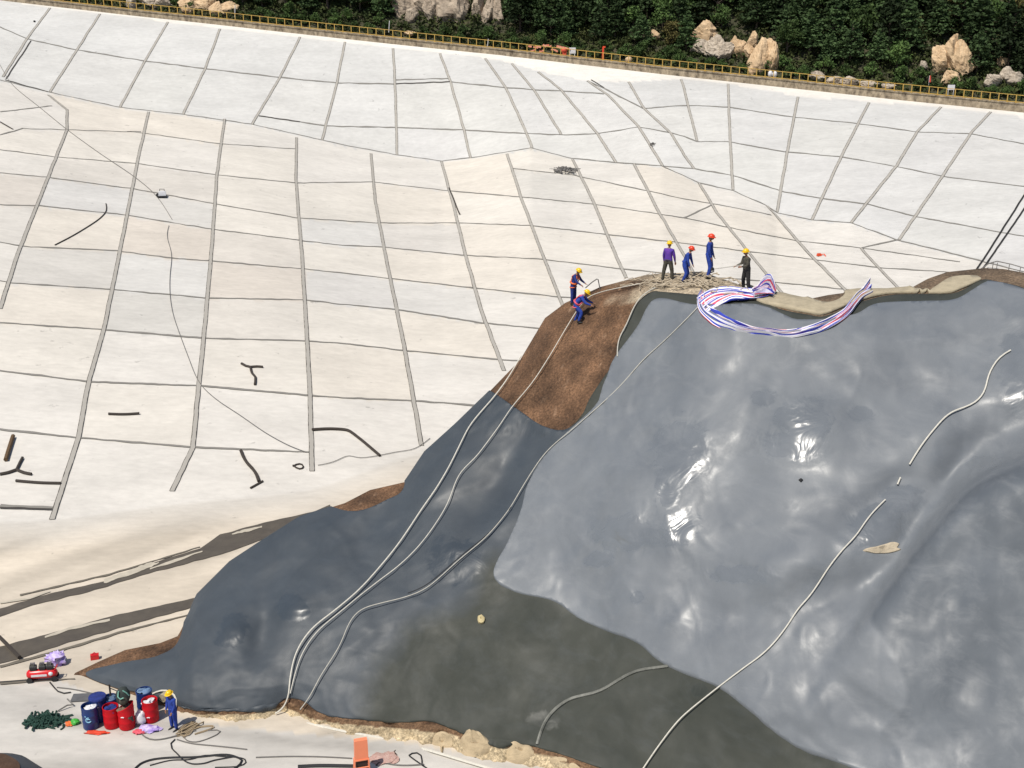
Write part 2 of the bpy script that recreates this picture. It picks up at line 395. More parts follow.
def ribbons(name, lines, width, mt, lift=.03, fn=basin_pt, parent=None, step=4.0, jig=0.0, jit=.5):
    vs = []; fs = []; ac = []
    for pl in lines:
        q = polyl(pl, step)
        q = [(x + (mn.noise(Vector((x*.11, y*.11, 4)))*jit if 0 < i < len(q)-1 else 0), y + (mn.noise(Vector((x*.11, y*.11, 9)))*jit if 0 < i < len(q)-1 else 0)) for i, (x, y) in enumerate(q)]
        P = [fn(*c) for c in q]
        for i, p in enumerate(P):
            t = (P[min(i+1, len(P)-1)] - P[max(i-1, 0)]).normalized()
            x, y = q[i]; n = (fn(x+3, y) - fn(x-3, y)).cross(fn(x, y-2) - fn(x, y+2))
            n.normalize()
            if n.z < 0: n = -n
            s_ = t.cross(n).normalized(); wdt = width * (1 + jig*mn.noise(p*.7))
            b0 = len(vs)
            for a in (-1, -.5, .5, 1): vs.append(tuple(p + s_*wdt/2*a + n*lift)); ac.append(abs(a) if abs(a) == 1 else 0.0)
            if i:
                for k in range(3): fs.append((b0-4+k, b0-3+k, b0+k+1, b0+k))
    me = bpy.data.meshes.new(name); me.from_pydata(vs, [], fs)
    at = me.attributes.new('across', 'FLOAT', 'POINT'); at.data.foreach_set('value', ac)
    me.materials.append(mt); me.update(); o = bpy.data.objects.new(name, me); C.objects.link(o)
    if parent: o.parent = parent
    return o
JL = joint_mat('long_joint', (.36, .34, .305), (.05, .045, .04)); JT = joint_mat('cross_joint', (.22, .21, .19), (.12, .11, .10))
j1 = ribbons('expansion_joint', LONG[:-1], .31, JL, .045); tag(j1, kind='structure')
j2 = ribbons('cross_joint', TRANS, .20, JT, .035, jig=.8); tag(j2, kind='structure')
j3 = ribbons('wide_joint', [LONG[-1], [(1036,192),(992,256),(981,272)]], .17, joint_mat('dark_joint', (.03, .03, .03), (.05, .05, .05)), .06); tag(j3, kind='structure')
dk = joint_mat('dark_joint_b', (.06, .055, .05), (.10, .09, .08))
j4 = ribbons('dark_joint', [[(31,41),(6,79)],[(396,84),(450,81.8)],[(259,116),(300,122)],[(591,80),(604,88)],[(5,80),(48,92)],[(449,188),(460,215)],[(0,122),(13,129.6)],[(127,132),(141,132)],[(0,508.5),(52,510)]], .15, dk, .06); tag(j4, kind='structure')

# rim wall, walkway and hillside
def rim_pt(px): return at_depth(px, rim_y(px), rimD(px))
ks = [-500+20*i for i in range(101)]
mb = MB(); out_off = 3.2
prof = []
for px in ks:
    p = rim_pt(px); h = band(px) * rimD(px) / F / .98
    prof.append((p, h))
b0 = 0
for i, (p, h) in enumerate(prof):
    mb.v += [tuple(p + Vector((0, -.25, -.3))), tuple(p + Vector((0, -.25, h-.12))), tuple(p + Vector((0, -.35, h-.10))), tuple(p + Vector((0, -.35, h))), tuple(p + Vector((0, out_off, h))), tuple(p + Vector((0, out_off, -.6)))]
    if i:
        for k in range(5): mb.f.append([(i-1)*6+k, (i-1)*6+k+1, i*6+k+1, i*6+k]); mb.m.append(0)
rimw = mb.build('retaining_wall', mat('rim_stone', (.50, .41, .29), .9, scale=1.9, col2=(.08, .06, .04), bump=.05, bscale=3, stretch=(1, 1, .6)), smooth=False)
tag(rimw, 'low rough stone wall carrying the yellow railing along the basin rim', 'wall')
def rim_base(px):
    p = rim_pt(px); return p + Vector((0, .35, band(px)*rimD(px)/F/.98))
def hill_pt(px, s):              # s metres outward from the wall along the hillside
    p = rim_base(px) + Vector((0, out_off - .5, -.3))
    x = p.x * (1 + s/170.0)
    y = p.y + s*.86; z = p.z - .2 + s*.50 + 2.2*fbm(Vector((x*.05, y*.05, 0)), 3)*min(1, s/6)
    return Vector((x, y, z))
mb = MB(); ns = 60
for i, px in enumerate([-500+12*k for k in range(168)]):
    for j in range(ns): mb.v.append(tuple(hill_pt(px, j*1.7)))
    if i:
        for j in range(ns-1): mb.f.append([(i-1)*ns+j, (i-1)*ns+j+1, i*ns+j+1, i*ns+j]); mb.m.append(0)
hill = mb.build('hillside', mat('hill_soil', (.075, .065, .035), .95, scale=.5, col2=(.022, .028, .012), bump=.1, bscale=2))
tag(hill, kind='structure')
mb = MB(); mb.add([(-900,-300,-2.5),(900,-300,-2.5),(900,900,-2.5),(-900,900,-2.5)], [(0,1,2,3)])
tag(mb.build('ground', mat('far_ground', (.30, .27, .21), .95, scale=.05)), kind='structure')
# left / right outer banks closing the basin beyond the frame are part of ground_slope

# yellow railing
fr = empty('railing', rim_base(512)); tag(fr, 'long yellow painted steel railing on the rim wall below the wooded hillside', 'railing')
def rel(v): return v - fr.location
xs = []; x = 1110.0
while x > -60: xs.append(x); x -= 8.7 - (1024-min(x, 1024))*.0006
H_ = .92
post_me = None; far = MB()
for i, x in enumerate(xs):
    p = rel(rim_base(x) + Vector((0, -.45, 0)))
    if 3 <= i < 102:
        if post_me is None:
            m_ = MB(); m_.box((0, 0, H_/2), (.09, .09, H_)); m_.box((0, 0, .02), (.22, .22, .04)); o = m_.build('post', M['yellow'], fr, smooth=False); post_me = o.data
        else:
            o = bpy.data.objects.new('post', post_me); C.objects.link(o); o.parent = fr
        o.location = p
    else: far.box(p + Vector((0, 0, H_/2)), (.09, .09, H_))
fo = far.build('outer_posts', M['yellow'], fr, smooth=False); tag(fo, kind='stuff')
for nm, hz, th in (('top_rail', H_, .075), ('bottom_rail', .10, .10)):
    m_ = MB(); m_.tube([rel(rim_base(x) + Vector((0, -.45, hz))) for x in xs], th/2, 5); m_.build(nm, M['yellow'], fr)

# drainage stains on the floor: flat wet channels
def chan(name, up, lo, mt, lift=.03):
    x0 = max(up[0][0], lo[0][0]); x1 = min(up[-1][0], lo[-1][0]); u = itp(up); l = itp(lo); m_ = MB(); n = 7; k = 0; i = 0
    x = x0
    while x <= x1:
        a = u(x) + .7*mn.noise(Vector((x*.08, 1, 0))) + 1.1*mn.noise(Vector((x*.4, 3, 0))); b_ = l(x) + .8*mn.noise(Vector((x*.08, 7, 0))) + 1.1*mn.noise(Vector((x*.4, 9, 0)))
        for j in range(n):
            p = basin_pt(x, a + (b_-a)*j/(n-1)); m_.v.append(tuple(p + Vector((0, 0, lift))))
        if i:
            for j in range(n-1): m_.f.append([(i-1)*n+j, (i-1)*n+j+1, i*n+j+1, i*n+j]); m_.m.append(0)
        i += 1; x += 2.5
    o = m_.build(name, mt); tag(o, kind='structure'); return o
def channel_mat():
    m = mat('wet_silt', (.10, .085, .066), .7, scale=1.1, col2=(.065, .055, .045), bump=.02, bscale=3)
    return m
wet = channel_mat()
chan('drainage_channel', [(-260,690),(-60,632),(0,609),(50,594),(110,580.5),(150,564),(200,549),(220,535),(260,524),(314,512),(332,504)], [(-260,700),(-60,640),(0,617),(33,605.5),(90,592),(144,575),(187,564),(230,552),(270,537),(290,526),(320,515),(345,507)], wet)
chan('drainage_channel', [(-260,720),(-60,668),(0,647),(50,634),(110,617),(160,606),(197,598)], [(-260,745),(-60,687),(0,664),(20,659),(60,645.6),(117,629),(177,612),(197,607)], wet)
pale = mat('dry_sand_streak', (.52, .47, .38), .9, scale=2)
for up, lo in [([(104,580),(130,571),(148,563.5),(160,563)], [(104,584),(130,576),(148,569),(160,564)]),
               ([(150,569),(175,560),(204,551)], [(150,570.5),(175,563),(204,552)]),
               ([(232,534),(250,529),(262,526.5)], [(232,535.5),(250,532),(262,528)]),
               ([(0,603),(30,598),(52,591)], [(0,604.5),(30,600),(52,592)]),
               ([(45,637),(70,628),(112,619)], [(45,639),(70,631),(112,621)])]:
    chan('sand_streak', up, lo, pale, .05)
for up, lo in [([(0,666),(60,650),(120,632),(188,615)], [(0,668.5),(60,652.5),(120,634),(188,616)]),([(20,595),(110,574),(200,547)], [(20,596.5),(110,575.5),(200,548)]), ([(0,683),(40,680.5),(75,679)], [(0,685.5),(40,682),(75,680)])]:
    chan('thin_drain_line', up, lo, mat('silt_line', (.16, .14, .11), .9, scale=2), .04)
# ------------------------------------------------------------------ the mound
R_y = itp([(60,679),(75,673),(100,661),(125,650),(160,643),(178,636),(190,612),(197,595),(230,562),(262,541),(300,517),(345,503),(370,490),(405,482),(425,452),(455,425),(490,391),(520,360),(545,318),(565,303),(600,287),(645,275),(665,273),(705,273),(735,283),(760,292),(780,295),(804,300),(828,295),(858,291),(887,291),(909,289),(928,278.6),(947,272),(985,268),(1004,269),(1024,272.6),(1060,285),(1200,330),(1500,430)])
z_r = itp([(60,-.2),(75,0),(125,.6),(178,1.1),(197,2.2),(230,3.0),(300,4.5),(345,5.0),(405,6),(425,7),(455,8),(490,9.2),(520,10.5),(545,12.3),(600,13.8),(645,14.6),(700,15),(760,15),(800,14.8),(850,15),(905,15.2),(985,16),(1024,16),(1200,15.5),(1500,13)])
B_y = itp([(60,680),(75,678),(100,687),(130,696),(170,707),(200,712),(245,712),(285,704),(310,715),(345,722),(400,725),(450,731),(480,742),(520,747),(560,757),(600,772),(650,790),(750,830),(900,900),(1100,960),(1500,1000)])
def BB_y(px): return B_y(px) + float(np.interp(px, [60, 100, 170, 230, 300, 400, 520, 600], [2, 6, 10, 16, 16, 22, 26, 26]))
mid = itp([(60,1),(178,6),(400,12),(600,14),(650,18),(760,20),(1200,20)])
dD = itp([(60,.1),(178,.5),(400,.9),(600,1.2),(650,2.3),(1200,2.2)])
BUMPS = []   # (cx, cy, rx, ry, angle deg, metres toward the camera)
def mound_h(px, py, P, t):
    h = 0.0
    for (cx, cy, rx, ry, an, a) in BUMPS:
        dx, dy = px-cx, py-cy; ca, sa = math.cos(an), math.sin(an)
        u = (dx*ca + dy*sa)/rx; v = (-dx*sa + dy*ca)/ry; q = u*u + v*v
        if q < 9: h += a*math.exp(-q)
    # second hump in front at the lower right, with a real step at its crest
    e = float(np.interp(px, [740,800,850,880,905,935,960,984,1024,1060,1200,1500], [790,720,645,603,568,530,500,482,464,450,400,330]))
    if px > 760:
        sdv = (py - e) * .75; amp = float(np.interp(px, [760, 830, 880, 940, 1000], [0, .2, .7, 1.9, 2.7]))
        h += amp / (1 + math.exp(-max(-40, min(40, sdv/4.2)))) * math.exp(-max(0, sdv)/150.0); h -= .5*min(1, amp/2)*math.exp(-((sdv+26)/22.0)**2)
    return h
BUMPS += [(a, b, c, d, math.radians(e), f) for (a, b, c, d, e, f) in [
 (650,500,60,75,-20,.55),(690,430,35,45,0,.35),(745,455,34,110,18,-.30),(800,420,45,40,0,.45),(840,340,70,30,0,.25),
 (600,540,40,40,0,.3),(940,430,70,26,-35,.35),(880,500,60,18,-38,-.4),(800,560,70,20,-30,.35),(720,600,60,30,20,-.3),(850,590,40,24,-20,-.45),
 (900,640,70,60,0,.3),(960,700,50,80,20,-.35),(1000,580,50,50,0,.3),(945,600,30,60,25,-.3),(800,700,80,50,10,.25),(870,740,45,60,0,-.3),
 (290,608,26,24,0,.35),(235,630,22,24,0,.35),(265,625,14,40,15,-.3),(330,570,20,70,35,.4),(375,520,16,70,35,-.35),(300,660,50,50,0,.15),
 (455,560,40,35,0,.35),(420,620,34,70,20,-.15),(230,680,50,22,0,.3),(350,660,60,60,0,.12),(520,640,70,40,20,.22),(600,690,70,40,20,.15),(500,700,60,45,0,.2),
 (570,370,30,50,30,.35),(540,400,20,40,20,-.2),(455,470,20,60,35,.3),(500,480,16,70,30,-.3),(760,360,50,26,0,-.2),(700,350,50,30,0,.25)]]
_gx = np.arange(-100, 1700, 2.0)
def gsm(fn):
    ys = np.array([fn(x) for x in _gx]); out = np.zeros_like(ys)
    for i, x in enumerate(_gx):
        sg = np.interp(x, [60, 200, 450, 620, 700], [6, 14, 18, 26, 44]); w_ = np.exp(-.5*((_gx-x)/sg)**2); out[i] = (w_*ys).sum()/w_.sum()
    return lambda x: float(np.interp(x, _gx, out))
_ivr = gsm(lambda x: 1/zdepth(R_y(x), z_r(x))); _ivb = gsm(lambda x: 1/zdepth(BB_y(x), -.25)); _Rs = gsm(R_y); _Bs = gsm(BB_y); _dD = gsm(dD); _md = gsm(mid)
def mound_D(px, py, raw=False):
    r, bb = R_y(px), BB_y(px); m_ = min(mid(px), .5*(bb-r)); zr = z_r(px)
    rs, bs = _Rs(px), _Bs(px); DR = 1/_ivr(px); md_ = min(_md(px), .5*(bs-rs)) if bs > rs+2 else 1.0
    a0, a1, a2 = _ivr(px), 1/(DR - _dD(px)*md_/max(1e-6, _md(px))), _ivb(px)
    # three straight pieces joined by a soft knee
    s1 = (a1-a0)/md_; s2 = (a2-a1)/max(1.0, (bs-rs-md_)); q = py - (rs+md_); k_ = md_*.5+1
    iv = a1 + (s1+s2)/2*q + (s2-s1)/2*(math.sqrt(q*q + k_*k_) - k_)
    w_ = min(1, max(0, (py - bb + 30)/30.0)); w2 = min(1, max(0, (px-110)/120.0)); w_ = max(w_, 1-w2)
    ex = np.interp(py, [r, r+m_, bb], [1/zdepth(r, zr), 1/(zdepth(r, zr) - dD(px)*m_/max(1e-6, mid(px))), 1/zdepth(bb, -.25)])
    iv = iv*(1-w_) + ex*w_
    D = 1/iv
    t = min(1, max(0, (py-r)/max(1e-6, bb-r)))
    P = at_depth(px, py, D)
    env = min(1, (py-r)/14.0) * min(1, (bb-py)/18.0); env = max(0, env)
    size = min(1, (bb-r)/120.0)
    h = (math.sin(math.pi*t)*.9*size + (mound_h(px, py, P, t))*size)*env
    calm = 1 - .55*max(0, min(1, (px-800)/80.0))*max(0, min(1, (py-560)/60.0)) - .4*max(0, min(1, (py-(_Rs(px)+.7*(_Bs(px)-_Rs(px))))/40.0))*(1 if px < 800 else 0)
    h += (fbm(P*.22, 3)*.50*calm + fbm(P*.9 + Vector((5, 1, 2)), 3)*.07)*env*size
    # soft membrane creases
    c = mn.noise(Vector(((P.x+.7*P.z)*.30 + 1.5*mn.noise(P*.2), P.y*.5, P.z*.42 + 4)))
    h += .05*(1 - min(1, abs(c)*4))*env*size
    if raw: h += raw*env
    return D - h
def mound_pt(px, py): return at_depth(px, py, mound_D(px, py))
def on_mound(px, py): return 62 < px < 1400 and R_y(px) <= py <= BB_y(px)
def gp(px, py): return mound_pt(px, py) if on_mound(px, py) else basin_pt(px, py)

mc = [60 + 2.5*i for i in range(401)] + [1060 + 20*(i+1) for i in range(22)]
NF, NB = 165, 14
GP = np.zeros((len(mc), NF+NB, 3)); GX = np.zeros((len(mc), NF+NB)); GY = np.zeros((len(mc), NF+NB))
SOILP = [(420,470),(437,440),(470,400),(497,362),(530,320),(555,285),(600,260),(640,262),(652,292),(640,301),(629,320),(619,343),(616,360),(592,396),(582,416),(566,430),(545,427),(520,411),(495,394),(488,388),(470,398),(440,430)]
def rough_soil(px, py):
    a = 0
    if 440 < px < 660 and py < 435:      # brown soil patch
        a = .10
    if py > B_y(px) - 2 and px > 150: a = .22
    if py < R_y(px) + 26 and 600 < px < 770: a = .10
    return a
for i, px in enumerate(mc):
    r, bb = R_y(px), BB_y(px)
    for j in range(NF):
        py = bb + (r-bb)*j/(NF-1)
        D = mound_D(px, py); P = at_depth(px, py, D)
        a = rough_soil(px, py)
        if a:
            e = min(1, (py-r)/8.0)*min(1, (bb-py)/5.0)
            P = at_depth(px, py, D - a*e*(fbm(P*2.2, 4)*1.6 + .7*fbm(P*.9, 2) + .3))
        GP[i, j] = P; GX[i, j] = px; GY[i, j] = py
    top = Vector(GP[i, NF-1]); hgt = top.z + .6
    for k in range(NB):
        s = (k+1)/NB; d = s*hgt
        GP[i, NF+k] = top + Vector((.15*d*mn.noise(Vector((px*.02, k*.3, 1))), d*1.25, -d)); GX[i, NF+k] = px; GY[i, NF+k] = r - 4*(k+1)
NR = NF + NB
def sdist(poly, X, Y):
    poly = np.array(poly); n = len(poly); best = np.full(X.shape, 1e9); ins = np.zeros(X.shape, bool)
    for i in range(n):
        x1, y1 = poly[i]; x2, y2 = poly[(i+1) % n]; dx, dy = x2-x1, y2-y1; L2 = dx*dx+dy*dy + 1e-12
        t = np.clip(((X-x1)*dx + (Y-y1)*dy)/L2, 0, 1); d = np.hypot(X-(x1+t*dx), Y-(y1+t*dy)); best = np.minimum(best, d)
        cond = ((y1 > Y) != (y2 > Y)); xi = x1 + (Y-y1)*dx/(dy if abs(dy) > 1e-12 else 1e-12); ins ^= (cond & (X < xi))
    return np.where(ins, best, -best)
# base mesh tint
T = np.zeros((len(mc), NR, 3))
for i, px in enumerate(mc):
    for j in range(NR):
        py = GY[i, j]; P = Vector(GP[i, j]); f = fbm(P*.8, 4)
        c = np.array((.135, .074, .040))*(1 + 1.2*f)
        g = fbm(P*3.0 + Vector((3, 3, 3)), 3)
        if g > .3: c = c + (g-.3)*np.array((.5, .36, .25))
        if py > B_y(px) + 3*f and px > 140: c = np.array((.50, .40, .255))*(1 + .5*f + .25*g)
        if py > B_y(px) - 4 and py <= B_y(px) + 3 + 3*g: c = np.array((.17, .10, .055))
        if px > 600 and py < R_y(px) + 24 and j < NF:
            m_ = max(0, min(1, (px-615)/35.0 + f*1.5)) * max(0, min(1, (785-px)/20.0)); c = c*(1-m_) + np.array((.40, .33, .235))*(1+.7*g)*m_
        if px > 785 and py < R_y(px) + 30: c = np.array((.155, .11, .072))*(1 + .7*f)
        if j >= NF: c = np.array((.24, .18, .12))*(1 + .5*f)
        T[i, j] = np.clip(c, .015, .7)
idx = lambda i, j: i*NR + j
mf = [(idx(i, j), idx(i+1, j), idx(i+1, j+1), idx(i, j+1)) for i in range(len(mc)-1) for j in range(NR-1)]
me = bpy.data.meshes.new('mound'); me.from_pydata(GP.reshape(-1, 3).tolist(), [], mf)
ca = me.color_attributes.new('tint', 'FLOAT_COLOR', 'POINT')
ca.data.foreach_set('color', np.concatenate([T.reshape(-1, 3), np.ones((len(mc)*NR, 1))], 1).astype(np.float32).ravel())
me.materials.append(attr_mat('mound_soil', mott=.25, scale=1.2, fine=.25, bump=.14, bscale=3.5, flecks=True)); me.polygons.foreach_set('use_smooth', [True]*len(mf)); me.update()
NRM = np.zeros((len(mc)*NR, 3), np.float32); me.vertices.foreach_get('normal', NRM.ravel()) if False else None
NRM = np.array([tuple(v.normal) for v in me.vertices])
if NRM[:, 2].mean() < 0:
    me.flip_normals(); NRM = -NRM
mo = bpy.data.objects.new('mound', me); C.objects.link(mo); tag(mo, kind='structure')
NRM = NRM.reshape(len(mc), NR, 3)

def smooth_grid(A, it):
    for _ in range(it):
        A = A.copy(); A[1:-1, 1:-1] = (A[1:-1, 1:-1]*2 + A[2:, 1:-1] + A[:-2, 1:-1] + A[1:-1, 2:] + A[1:-1, :-2])/6
    return A
def sheet(name, poly, lift, material, wrinkle=None, attr=None, holes=(), step=4, jmax=NF+3, sm=0):
    sd = sdist(catmull(poly, step, True), GX, GY)
    for h in holes: sd = np.minimum(sd, -sdist(catmull(h, step, True), GX, GY))
    P0 = smooth_grid(GP, sm) if sm else GP
    PP = P0 + NRM*lift
    if wrinkle is not None: PP = PP + NRM*wrinkle[..., None]
    V = []; Fc = []; A = []; WA = []; vid = {}; eid = {}
    def vert(i, j):
        k = (i, j)
        if k not in vid:
            vid[k] = len(V); V.append(tuple(PP[i, j])); A.append(attr[i, j] if attr is not None else 0); WA.append(WET[i, j])
        return vid[k]
    def cut(a, b_):
        k = (a, b_) if a < b_ else (b_, a)
        if k not in eid:
            a, b2 = k; t = sd[a]/(sd[a]-sd[b2]); eid[k] = len(V); V.append(tuple(PP[a]*(1-t)+PP[b2]*t))
            A.append(attr[a]*(1-t)+attr[b2]*t if attr is not None else 0); WA.append(WET[a])
        return eid[k]
    for i in range(len(mc)-1):
        for j in range(min(jmax, NR)-1):
            q = [(i, j), (i+1, j), (i+1, j+1), (i, j+1)]; s = [sd[c] > 0 for c in q]
            if all(s): Fc.append([vert(*c) for c in q]); continue
            if not any(s): continue
            f = []
            for a in range(4):
                b_ = (a+1) % 4
                if s[a]: f.append(vert(*q[a]))
                if s[a] != s[b_]: f.append(cut(q[a], q[b_]))
            if len(f) >= 3: Fc.append(f)
    # turned-down hem so the sheet has an edge
    em = {}
    for f in Fc:
        for a, b_ in zip(f, f[1:]+f[:1]):
            k = (min(a, b_), max(a, b_)); em[k] = None if k in em else (a, b_)
    nv = {}
    dn = Vector((0, .35, -.9)) * (lift*.9 + .01)
    for k, e in em.items():
        if e is None: continue
        for a in e:
            if a not in nv: nv[a] = len(V); V.append(tuple(Vector(V[a]) + dn)); A.append(A[a]); WA.append(WA[a])
        Fc.append([e[1], e[0], nv[e[0]], nv[e[1]]])
    m_ = bpy.data.meshes.new(name); m_.from_pydata(V, [], Fc)
    if True:
        at = m_.attributes.new('mask', 'FLOAT', 'POINT'); at.data.foreach_set('value', [float(x) for x in A])
    at = m_.attributes.new('wet', 'FLOAT', 'POINT'); at.data.foreach_set('value', [float(x) for x in WA])
    m_.materials.append(material); m_.polygons.foreach_set('use_smooth', [True]*len(Fc)); m_.update()
    o = bpy.data.objects.new(name, m_); C.objects.link(o); return o

def sheet_mat(name, cA, cB, maskA=None, maskB=None, r0=.25, r1=.55, bump=.02, cs=.5, dust=None, dustamt=.5, wetr=.21, wetb=.26):
    m = bpy.data.materials.new(name); m.use_nodes = True; N = m.node_tree.nodes; L = m.node_tree.links; b = N['Principled BSDF']
    tc = N.new('ShaderNodeTexCoord')
    def nz(s, d=6, r=.6, dist=0, vec=None):
        n = N.new('ShaderNodeTexNoise'); n.inputs['Scale'].default_value = s; n.inputs['Detail'].default_value = d; n.inputs['Roughness'].default_value = r
        n.inputs['Distortion'].default_value = dist
        L.new(vec or tc.outputs['Object'], n.inputs['Vector']); return n.outputs[0]
    def ramp(src, a, b_, ca_, cb_):
        r = N.new('ShaderNodeValToRGB'); r.color_ramp.elements[0].position = a; r.color_ramp.elements[1].position = b_
        r.color_ramp.elements[0].color = (*ca_, 1); r.color_ramp.elements[1].color = (*cb_, 1); L.new(src, r.inputs[0]); return r.outputs[0]
    def mix(f, a, b_):
        x = N.new('ShaderNodeMix'); x.data_type = 'RGBA'
        if isinstance(f, float): x.inputs[0].default_value = f
        else: L.new(f, x.inputs[0])
        L.new(a, x.inputs[6]); L.new(b_, x.inputs[7]); return x.outputs[2]
    n1 = nz(cs, 7, .6, .6)
    c = ramp(n1, .32, .68, cA, cB)
    if maskA:
        c2 = ramp(n1, .32, .68, maskA, maskB); at = N.new('ShaderNodeAttribute'); at.attribute_name = 'mask'
        add = N.new('ShaderNodeMath'); add.operation = 'MULTIPLY_ADD'; add.inputs[1].default_value = .5; L.new(nz(.5, 5), add.inputs[0]); 
        sb = N.new('ShaderNodeMath'); sb.operation = 'ADD'; sb.inputs[1].default_value = -.25; L.new(at.outputs['Fac'], sb.inputs[0]); L.new(sb.outputs[0], add.inputs[2])
        mr = N.new('ShaderNodeMapRange'); mr.inputs[1].default_value = .30; mr.inputs[2].default_value = .70; L.new(add.outputs[0], mr.inputs[0])
        c = mix(mr.outputs[0], c, c2)
    if dust:
        mp_ = N.new('ShaderNodeMapping'); mp_.inputs['Rotation'].default_value = (0, .8, 0); mp_.inputs['Scale'].default_value = (1, .8, 2.2); L.new(tc.outputs['Object'], mp_.inputs[0])
        dv = ramp(nz(.6, 9, .70, .7, mp_.outputs[0]), .50, .74, (0, 0, 0), (dustamt,)*3)
        rgb = N.new('ShaderNodeRGB'); rgb.outputs[0].default_value = (*dust, 1); c = mix(dv, c, rgb.outputs[0])
    L.new(c, b.inputs['Base Color'])
    rr = N.new('ShaderNodeMapRange'); rr.inputs[1].default_value = .35; rr.inputs[2].default_value = .65; rr.inputs[3].default_value = r0; rr.inputs[4].default_value = r1
    L.new(nz(.7, 5, .6, .4), rr.inputs[0])
    wt = N.new('ShaderNodeAttribute'); wt.attribute_name = 'wet'
    wm = N.new('ShaderNodeMath'); wm.operation = 'MULTIPLY_ADD'; wm.inputs[1].default_value = 1.3; L.new(nz(1.8, 6, .6, .6), wm.inputs[0]); wm.inputs[2].default_value = -1.05
    wa = N.new('ShaderNodeMath'); wa.operation = 'ADD'; L.new(wm.outputs[0], wa.inputs[0]); L.new(wt.outputs['Fac'], wa.inputs[1])
    wr_ = N.new('ShaderNodeMapRange'); wr_.inputs[1].default_value = -.05; wr_.inputs[2].default_value = .15; L.new(wa.outputs[0], wr_.inputs[0])
    mxr = N.new('ShaderNodeMix'); mxr.data_type = 'FLOAT'; L.new(wr_.outputs[0], mxr.inputs[0]); L.new(rr.outputs[0], mxr.inputs[2]); mxr.inputs[3].default_value = wetr
    if maskA:
        ma = N.new('ShaderNodeMath'); ma.operation = 'MULTIPLY_ADD'; ma.inputs[1].default_value = .16; L.new(at.outputs['Fac'], ma.inputs[0]); L.new(mxr.outputs[0], ma.inputs[2]); L.new(ma.outputs[0], b.inputs['Roughness'])
    else: L.new(mxr.outputs[0], b.inputs['Roughness'])
    b1 = N.new('ShaderNodeBump'); b1.inputs['Distance'].default_value = bump; L.new(nz(1.3, 6, .55, .5), b1.inputs['Height'])
    b2 = N.new('ShaderNodeBump'); b2.inputs['Distance'].default_value = bump*.12; L.new(nz(14, 4), b2.inputs['Height']); L.new(b1.outputs[0], b2.inputs['Normal'])
    b3 = N.new('ShaderNodeBump'); L.new(nz(.72, 3, .5, .8), b3.inputs['Height']); L.new(b2.outputs[0], b3.inputs['Normal'])
    bs_ = N.new('ShaderNodeMath'); bs_.operation = 'MULTIPLY'; bs_.inputs[1].default_value = wetb; L.new(wt.outputs['Fac'], bs_.inputs[0]); L.new(bs_.outputs[0], b3.inputs['Distance'])
    L.new(b3.outputs[0], b.inputs['Normal'])
    return m

# wrinkle field (metres along the normal)
WR = np.zeros(GX.shape)
for i in range(len(mc)):
    for j in range(NR):
        P = Vector(GP[i, j]); q = P*.8; c = mn.noise(Vector(((q.x + .8*q.z)*.9 + mn.noise(q*.6), q.y*.8, q.z*.8)))
        WR[i, j] = (.018*max(0, 1 - abs(c)*6) + .010*fbm(P*1.6, 3))*max(0, min(1, .5 + 2.5*mn.noise(P*.16)))
WET = np.zeros(GX.shape)
for (cx, cy, rx, ry) in [(680,452,30,36),(668,490,14,26),(628,534,40,20),(680,530,22,20),(805,424,30,24),(792,446,34,18),(860,415,14,8),(765,400,14,10),(640,598,8,8),(1014,370,16,40),(985,465,20,8),(880,528,30,26),(600,560,16,10),
                         (293,608,18,14),(235,630,14,18),(228,640,14,10),(455,562,30,26),(545,720,16,10),(740,575,34,10),(700,690,10,8),(900,500,26,14)]:
    WET = np.maximum(WET, np.exp(-(((GX-cx)/rx)**2 + ((GY-cy)/ry)**2)))
# dark membrane, olive part toward the bottom
DARK = [(86,674),(120,664),(160,656),(180,640),(188,600),(195,560),(260,520),(300,500),(352,512),(388,500),(404,489),(408,462),(440,420),(480,385),(490,391),
        (497,395),(520,411),(545,427),(566,430),(582,416),(592,396),(616,360),(619,343),(629,320),(640,301),(652,292.6),(662,292.6),(700,296),(751,301),(784,311),(808,315.5),(825,317),(859,303.6),(887,296.5),(913,295),(947,295),(961,291.7),(982,281),(994,282),(1024,289),(1080,310),(1250,380),(1450,460),(1450,985),
        (1100,955),(900,896),(750,826),(650,786),(600,768),(560,754),(520,744),(500,747),(480,740),(450,728),(430,721),(400,722),(345,718),(320,712),(303,700),(285,698),(270,709),(245,711),(200,710),(170,704),(140,692),(115,687)]
OLV = [(490,560),(520,570),(700,640),(900,760),(1450,990),(700,900),(380,760),(361,735),(364,700),(378,662),(400,645),(410,629),(440,617),(469,599)]
OLV2 = [(655,285),(638,300),(615,345),(590,396),(570,436),(600,440),(640,330),(670,312),(780,326),(860,325),(1000,300),(1100,330),(1100,270),(800,290)]
m1 = np.clip(sdist(catmull(OLV, 5, True), GX, GY)/60 + .5, 0, 1); m2 = np.clip(sdist(catmull(OLV2, 5, True), GX, GY)/10 + .5, 0, 1)
olive = np.maximum(m1, m2)
MD = sheet_mat('dark_membrane', (.037, .046, .056), (.047, .058, .070), (.024, .028, .022), (.041, .044, .035), .50, .66, .006, .4, (.11, .125, .14), .14, wetr=.34, wetb=.10)
s1 = sheet('dark_membrane', DARK, .05, MD, WR, olive)
tag(s1, 'dark slate membrane turning olive at its foot, wrapped over the left and lower mound', 'membrane')
